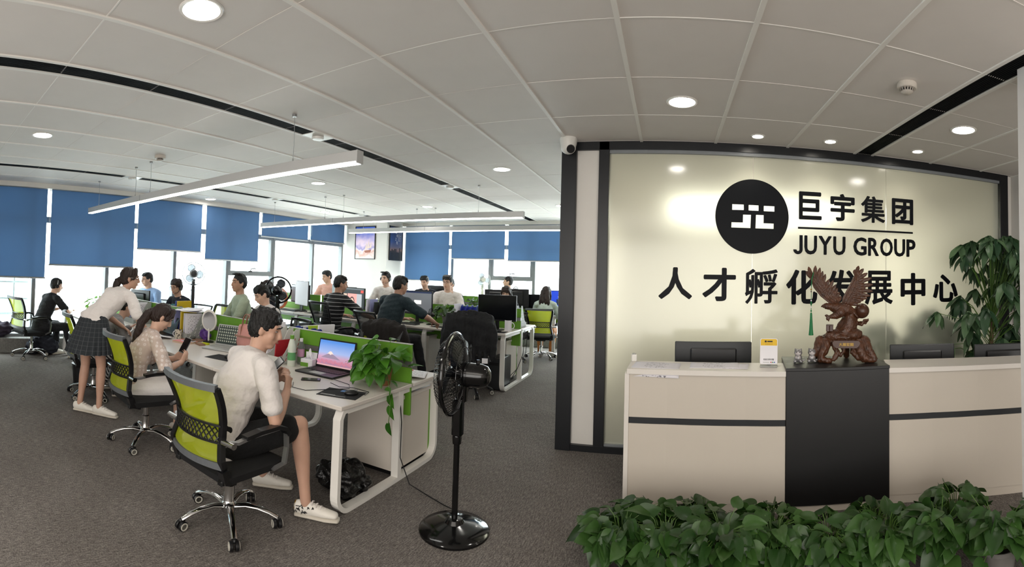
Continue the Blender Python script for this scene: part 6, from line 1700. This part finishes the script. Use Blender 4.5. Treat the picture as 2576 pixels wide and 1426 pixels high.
# ================================================================ SMALL THINGS ON THE FRONT ROW
def bottle(x, y, z, label, m, cap, h=.23, r=.032, band=None, mband=None):
    t = thing('drink_bottle', label, 'bottle', (x, y, z)); MB().lathe([(0, 0), (r * .95, 0), (r, .008), (r, h * .62), (r * .92, h * .68), (r * .6, h * .84), (r * .42, h * .88), (r * .42, h * .9), (0, h * .9)], n=22).build('body', m, t, True)
    MB().lathe([(r * .48, h * .88), (r * .5, h), (0, h), ], n=18).build('cap', cap, t, True)
    if mband: MB().lathe([(r * 1.01, h * band[0]), (r * 1.015, h * band[0] + .001), (r * 1.015, h * band[1]), (r * 1.01, h * band[1])], n=22).build('label_band', mband, t, True)
m_clear = mat('clear_plastic', '#dfe6e2', .08, trans=.85, ior=1.2); m_milk = mat('milky_bottle', '#c9cfc2', .35)
bottle(-2.97, 2.97, .70, 'milky tea bottle with a green cap right of the pale rack', m_milk, M_green, .27, .036, (.2, .45), mat('green_label', '#5d9b62', .5)); bottle(-2.98, 3.10, .70, 'clear water bottle with a white cap beside the tea bottle', m_clear, M_paper, .23, .032, (.3, .6), mat('pink_label', '#b98aa5', .5))
t = thing('tissue_box', 'open green and white tissue box behind the laptop', 'box', (-2.86, 3.08, .70), R(10)); bx('body', (-.06, -.045, 0), (.06, .045, .07), M_paper, t, .003); bx('green_band', (-.061, -.046, .005), (.02, .046, .04), M_green, t); MB().grid(lambda u, v: ((u - .5) * .07, (v - .5) * .02 + .01 * math.sin(5 * u), .07 + .06 * (1 - (2 * u - 1) ** 2) * (.5 + v)), 6, 3).build('tissue', M_paper, t, True)
bx('flap', (-.06, .042, .07), (.06, .046, .12), M_paper, t)
t = thing('desk_mirror', 'round white desk mirror on a stem left of the silver laptop', 'mirror', (-4.36, 3.05, .70), R(38)); MB().lathe([(0, 0), (.06, 0), (.06, .01), (.015, .018), (0, .018)], n=24).build('base', M_black, t, True); MB().cyl((0, 0, .01), (0, 0, .15), .011, .009, 12).build('stem', M_white_metal, t, True)
o = MB().lathe([(.0, -.008), (.1, -.008), (.108, 0), (.108, .008), (.1, .012), (0, .012)], n=36, axis='Y').build('rim', M_white_metal, t, True, (0, 0, .24), (R(8), 0, 0)); o.scale = (.82, 1, 1.15)
MB().lathe([(0, -.0095), (.088, -.0095), (.088, -.008), (0, -.008)], n=36, axis='Y').build('glass', mat('mirror_glass', '#c9cbd2', .12, metal=.85), o, True)
m_mug = mat('spotted_mug', '#cfc6b4', .35)
nt, p, N, L = nodes(m_mug); tc = N('TexCoord'); vo = N('TexVoronoi'); vo.inputs['Scale'].default_value = 42; L(tc.outputs['Object'], vo.inputs['Vector']); L(ramp(nt, [(0, '#2c2422'), (.3, '#3a2e2a'), (.36, '#d3cab8')], vo.outputs['Distance']), p.inputs['Base Color'])
def mug(x, y, z, rz, label, m, r=.042, h=.1):
    t = thing('mug', label, 'mug', (x, y, z), rz); MB().lathe([(0, 0), (r * .92, 0), (r, .01), (r, h), (r * .9, h), (r * .86, .012), (0, .01)], n=28).build('body', m, t, True); MB().tube(arc((-r * .95, 0, h * .5), h * .3, 90, 270, 10, (0, 2)), .006, 8).build('handle', M_paper, t, True)
mug(-4.70, 2.86, .70, R(30), 'cream mug with dark spots beside the pink notebook', m_mug); mug(-2.22, 6.38, .78, R(180), 'tall white mug at the aisle end of the middle row', M_paper, .05, .15)
t = thing('wooden_tray', 'brown leather tray with clear box left of the mirror', 'tray', (-4.55, 2.97, .70), R(12)); bx('base', (-.14, -.07, 0), (.14, .07, .012), m_brn, t, .003); MB().box((-.08, -.03, .012), (.02, .03, .045), .012).build('clear_case', m_clear, t)
tag(MB().box((-.04, -.02, 0), (.04, .02, .018), .002).build('sticky_notes', mat('neon_yellow_paper', '#c9d01a', .6), None, False, (-4.24, 2.93, .70), (0, 0, R(16))), 'neon yellow sticky note pad before the mirror', 'sticky notes')
tag(MB().box((-.06, -.035, 0), (.06, .035, .016), .002).build('wallet', m_brn, None, False, (-4.24, 2.86, .70), (0, 0, R(-10))), 'flat brown wallet below the sticky note pad', 'wallet')
m_pur = mat('purple_plastic_bag', '#5d3a8a', .35, bump=.6, bscale=30)
def blob(name, label, cat, loc, r, m, seed, n=9, vox=.008, disp=.006):
    r_ = random.Random(seed); b = MB()
    for i in range(n): b.ell((r_.uniform(-.6, .6) * r[0], r_.uniform(-.6, .6) * r[1], r[2] * r_.uniform(.35, .75)), (r[0] * r_.uniform(.4, .6), r[1] * r_.uniform(.4, .6), r[2] * r_.uniform(.3, .5)), 12, 8)
    o = remesh(b, name, m, None, vox, 1, .5, lambda c, n_: disp * (math.sin(c.x * 60 + 3 * math.sin(c.z * 33)) * math.sin(c.y * 55) + .7 * math.sin(c.z * 90 + c.x * 40)))
    zmin = min(v.co.z for v in o.data.vertices)
    for v in o.data.vertices: v.co.z -= zmin
    o.location = loc; return tag(o, label, cat)
blob('plastic_bag', 'purple plastic bag crumpled by the foot of the mirror', 'bag', (-4.5, 3.1, .70), (.09, .05, .11), m_pur, 1); blob('plastic_bag', 'purple bag behind the spotted mug', 'bag', (-5.05, 2.98, .70), (.07, .05, .13), m_pur, 2)
blob('rubbish_bag', 'black plastic bag on the floor under the aisle desk', 'bag', (-2.1, 2.64, 0), (.2, .14, .19), mat('black_bin_bag', '#0a0a0b', .28, bump=.5, bscale=25), 3, 12, .012, .012)
blob('backpack', 'dark purple bag on the stone ledge at the left edge', 'bag', (-7.74, 1.42, .24), (.12, .2, .24), mat('dark_purple_cloth', '#2c2333', .8), 4, 10, .014, .01); blob('luggage_bag', 'dark soft bag lying against the ledge behind the left chair', 'bag', (-7.52, 2.0, 0), (.13, .3, .3), M_cl['navy'], 5, 10, .016, .01)
m_pk = mat('dusty_pink_leather', '#b9837b', .5, bump=.2, bscale=80); m_tan = mat('tan_leather', '#8f6a5a', .5)
def handbag(x, y, z, rz, label, w, d, h, m, ms):
    t = thing('handbag', label, 'handbag', (x, y, z), rz); b = MB(); b.loft([(0, 0, .05), (0, 0, h * .5), (0, 0, h - .02)], [(w / 2, d / 2), (w / 2 * .97, d / 2 * .9), (w / 2 * .9, d / 2 * .45)], side=(1, 0, 0), n=16); o = remesh(b, 'body', m, t, .01, 2); zm = min(v.co.z for v in o.data.vertices)
    for v in o.data.vertices: v.co.z -= zm
    for s in (-1, 1): q_ = MB(); q_.bar([(-w * .22, s * d * .3, h * .55), (-w * .21, s * d * .26, h * .95)] + [(w * .2 * math.cos(a), s * d * .2, h * 1.0 + h * .5 * math.sin(a)) for a in [PI - PI * i / 10 for i in range(11)]] + [(w * .21, s * d * .26, h * .95), (w * .22, s * d * .3, h * .55)], .02, .006, (0, 1, 0)); q_.build('strap', ms, t)
    bx('flap', (-w * .4, -d * .5, h * .55), (w * .4, -d * .42, h * .62), ms, t, .003)
handbag(-3.74, 3.11, .70, R(4), 'dusty pink handbag with tall handles behind the silver laptop', .34, .13, .25, m_pk, m_tan); handbag(-5.2, 2.92, .70, R(30), 'small beige handbag on the desk beyond the ponytail woman', .2, .09, .17, mat('beige_leather', '#a88a63', .5), m_tan)
t = thing('white_board', 'white upright panel standing between the racks above the ponytail woman', 'panel', (-5.42, 3.05, .70), R(28)); bx('sheet', (-.11, -.004, 0), (.11, .004, .3), M_paper, t, .002); bx('top_edge', (-.115, -.006, .29), (.115, .006, .325), M_grey, t, .002); bx('rear_prop', (-.01, .0, 0), (.01, .06, .15), M_grey, t)
t = thing('white_board', 'white notice board standing behind the green-shirted man', 'panel', (-6.1, 6.3, .78), R(-20)); bx('sheet', (-.26, -.006, .12), (.26, .006, .55), M_paper, t, .003); bx('frame', (-.27, .004, .11), (.27, .014, .56), M_dark, t, .003); bx('foot', (-.1, -.05, 0), (.1, .08, .02), M_dark, t); bx('prop', (-.02, .014, .0), (.02, .03, .3), M_dark, t)
t = thing('white_board', 'pale panel standing on the far side of the middle row before the column', 'panel', (-5.95, 7.2, .78), R(-6)); bx('sheet', (-.2, -.006, .1), (.2, .006, .5), mat('pale_blue_sheet', '#aab4be', .6), t, .003); bx('foot', (-.1, -.05, 0), (.1, .08, .1), M_grey, t)
t = thing('waste_bin', 'black waste bin behind the legs of the standing woman', 'bin', (-5.62, 2.02, 0), 0, None, .85); MB().lathe([(0, 0), (.1, 0), (.13, .3), (.135, .3), (.135, .31), (.122, .31), (.1, .02), (0, .02)], n=26).build('body', M_black, t, True); MB().lathe([(.132, .295), (.138, .295), (.138, .312), (.132, .312)], n=26).build('rim', M_dark, t, True)
m = MB(); m.tube([(-2.3, 2.72, .716), (-2.2, 2.70, .708), (-2.1, 2.76, .706), (-1.96, 2.74, .706), (-1.93, 2.66, .706), (-1.99, 2.63, .712)], .0025, 5); tag(m.build('mouse_cable', M_black, None, True), 'thin black mouse cable looping across the aisle desk', 'cable')
m = MB(); m.tube([(-2.42, 2.86, .708), (-2.2, 2.82, .704), (-2.12, 2.72, .706), (-2.24, 2.55, .704), (-2.3, 2.45, .704), (-2.42, 2.44, .704), (-2.52, 2.55, .704)], .0025, 5); tag(m.build('charging_cable', M_black, None, True), 'black charging cable lying before the black laptop', 'cable')
m = MB(); m.tube([(-6.75, 2.55, .66), (-6.7, 2.38, .55), (-6.8, 2.36, .45), (-6.62, 2.37, .4), (-6.66, 2.4, .52), (-6.5, 2.45, .65)], .006, 5); tag(m.build('cable_tangle', M_black, None, True), 'tangle of black cables hanging under the desk by the headset boy', 'cable')
for (a, b) in (((-2.13, 6.9, .74), (-2.2, 6.45, .06)), ((-2.12, 7.0, .72), (-2.25, 6.6, .1))):
    m = MB(); m.tube([a, (a[0] + .01, a[1] - .1, .4), ((a[0] + b[0]) / 2, (a[1] + b[1]) / 2, .2), b], .005, 5); tag(m.build('power_cable', M_black, None, True), 'dark cable hanging at the aisle end of the middle row, ' + ('nearer one' if b[1] < 6.5 else 'farther one'), 'cable')

# ================================================================ BACK ROW ODDS AND ENDS
t = thing('backpack', 'dark grey backpack standing on the back row beside the monitors', 'backpack', (-3.2, 9.62, .80)); b = MB(); b.loft([(0, 0, .05), (0, 0, .3), (0, 0, .42)], [(.17, .1), (.17, .11), (.12, .08)], side=(1, 0, 0), n=16); o = remesh(b, 'body', M_cl['navy'], t, .014, 2); MB().tube(arc((0, 0, .48), .05, 0, 180, 10, (0, 2)), .009, 6).build('top_handle', M_dark, t, True); bx('front_pocket', (-.11, -.14, .06), (.11, -.09, .25), M_cl['navy'], t, .02)
t = thing('back_cushion', 'orange and white round cushion behind the brown-haired person', 'cushion', (-6.72, 6.35, .78)); MB().ell((0, 0, .2), (.2, .08, .2), 24, 14).build('cover', mat('orange_cover', '#d67a52', .8), t, True); MB().ell((0, -.045, .17), (.17, .05, .14), 20, 12).build('pale_centre', M_paper, t, True)
mug(-2.45, 9.2, .80, 0, 'small blue cup on the back row by the dark monitor', mat('blue_cup', '#5a8fb0', .5), .045, .12)
tag(MB().box((-.14, -.1, 0), (.14, .1, .05), .004).build('paper_stack', M_paper, None, False, (-2.42, 7.2, 1.115 - .335 + .0), (0, 0, R(8))), 'white paper stack at the far aisle corner of the middle row', 'papers')

# ================================================================ JACKETS
def jacket(label, loc, rz, w, drop, m, seed, sleeves=True):
    r_ = random.Random(seed); b = MB()
    # local frame: chair back along X, back face towards -Y, top at z = 0
    for u in [-.5 + i / 8 for i in range(9)]:
        x = u * w; dz = -.05 * abs(u * 2) ** 2
        b.loft([(x, .03, dz - .18), (x * 1.0, .02, dz - .03), (x * 1.02, -.02, dz), (x * 1.05, -.075, dz - .08), (x * 1.12 + r_.uniform(-.01, .01), -.1, -drop * .5), (x * 1.18, -.11 + r_.uniform(-.02, .02), -drop * (1 - .12 * abs(u)))], [.035, .04, .042, .045, .04, .02], n=8)
    if sleeves:
        for s in (-1, 1): b.loft([(s * w * .52, 0, -.08), (s * w * .62, -.05, -drop * .4), (s * w * .6, -.07, -drop * .85)], [.055, .05, .045], n=10)
    o = remesh(b, 'jacket', m, None, .012, 2, .5, lambda c, n_: .006 * math.sin(c.x * 38 + 2 * math.sin(c.z * 11)) + .003 * math.sin(c.z * 50 + c.x * 13))
    o.location = loc; o.rotation_euler = (0, 0, rz); return tag(o, label, 'jacket')
jk = jacket('black jacket draped over the back of the empty chair at the aisle end', (-2.41, 5.46, 1.09), R(18), .5, .62, M_cl['black'], 1)
bx('white_patch', (.18, -.165, -.6), (.25, -.15, -.54), M_paper, jk)
jacket('dark brown jacket hanging on the lime chair behind the desk plant', (-3.02, 4.45, 1.0), R(186), .44, .5, mat('dark_brown_cloth', '#1c1817', .9, bump=.5, bscale=16), 2)

# ================================================================ POSTERS
def poster(label, at_, rz, w, h, m):
    t = thing('wall_poster', label, 'poster', at_, rz); bx('picture', (-w / 2 + .015, -.012, -h / 2 + .015), (w / 2 - .015, -.008, h / 2 - .015), m, t)
    for a, b in (((-w / 2, -h / 2), (-w / 2 + .018, h / 2)), ((w / 2 - .018, -h / 2), (w / 2, h / 2)), ((-w / 2, -h / 2), (w / 2, -h / 2 + .018)), ((-w / 2, h / 2 - .018), (w / 2, h / 2))): bx('frame_bar', (a[0], -.02, a[1]), (b[0], 0, b[1]), M_black, t)
    return t
mp1 = mat('sea_poster_print', '#b9a7c9', .5)
nt, p, N, L = nodes(mp1); tc = N('TexCoord'); sp_ = N('SeparateXYZ'); L(tc.outputs['Object'], sp_.inputs[0]); nz = N('TexNoise'); nz.inputs['Scale'].default_value = 5; L(tc.outputs['Object'], nz.inputs[0])
L(ramp(nt, [(0, '#e9d9d6'), (.12, '#d8a79a'), (.22, '#e6d6d8'), (.3, '#9a8fc4'), (.42, '#e8cfe0'), (.6, '#a9a0d8'), (.8, '#4f6fd0'), (1, '#3a5ac0')], mth('ADD', mth('MULTIPLY', mth('ADD', sp_.outputs[2], .36), 1.2), mth('MULTIPLY', mth('SUBTRACT', nz.outputs['Fac'], .5), .5))), p.inputs['Base Color'])
t = poster('framed pastel poster of a sailing ship on the front of the column', (-7.06, 9.49, 2.27), 0, .62, .82, mp1)
m = MB(); m.prism([(-.02, -.2), (.2, -.17), (.17, -.24), (.02, -.25)], .002, 'Y', -.0145); m.build('ship_hull', mat('poster_hull', '#a86a58', .6), t)
for pts in ([(.0, -.16), (.05, -.0), (.07, -.15)], [(.06, -.14), (.12, .06), (.14, -.14)], [(.13, -.13), (.19, .03), (.2, -.13)]): MB().prism(pts, .002, 'Y', -.0145).build('ship_sail', mat('poster_sail', '#e6cfc4', .6), t)
mp2 = mat('night_poster_print', '#1b2b52', .45)
nt, p, N, L = nodes(mp2); tc = N('TexCoord'); sp_ = N('SeparateXYZ'); L(tc.outputs['Object'], sp_.inputs[0])
L(ramp(nt, [(0, '#121a2c'), (.22, '#1c2033'), (.3, '#8a6a62'), (.4, '#5a5a78'), (.55, '#24407a'), (1, '#15274e')], mth('MULTIPLY', mth('ADD', sp_.outputs[2], .42), 1.18)), p.inputs['Base Color'])
t = poster('framed night skyline poster on the side of the column', (-6.41, 9.88, 2.27), PI / 2, .6, .84, mp2)
r3 = random.Random(3); m_sk = mat('poster_skyline', '#0d1220', .6)
for i in range(9): x = -.26 + i * .058; MB().box((x, -.0135, -.4), (x + .045, -.0125, -.22 + r3.uniform(0, .14))).build('skyline_tower', m_sk, t)
for i, ch in enumerate('城市之光'): inst('poster_character', fit(text_mesh(ch, 1, 0, .0005, M_paper), .07, .075), t, (-.02 + .05 * (i % 2), -.014, .28 - i * .085), (PI / 2, 0, 0))
for i in range(6): bx('poster_caption', (.07, -.0135, .22 - i * .03), (.07 + r3.uniform(.05, .14), -.0128, .226 - i * .03), M_paper, t)
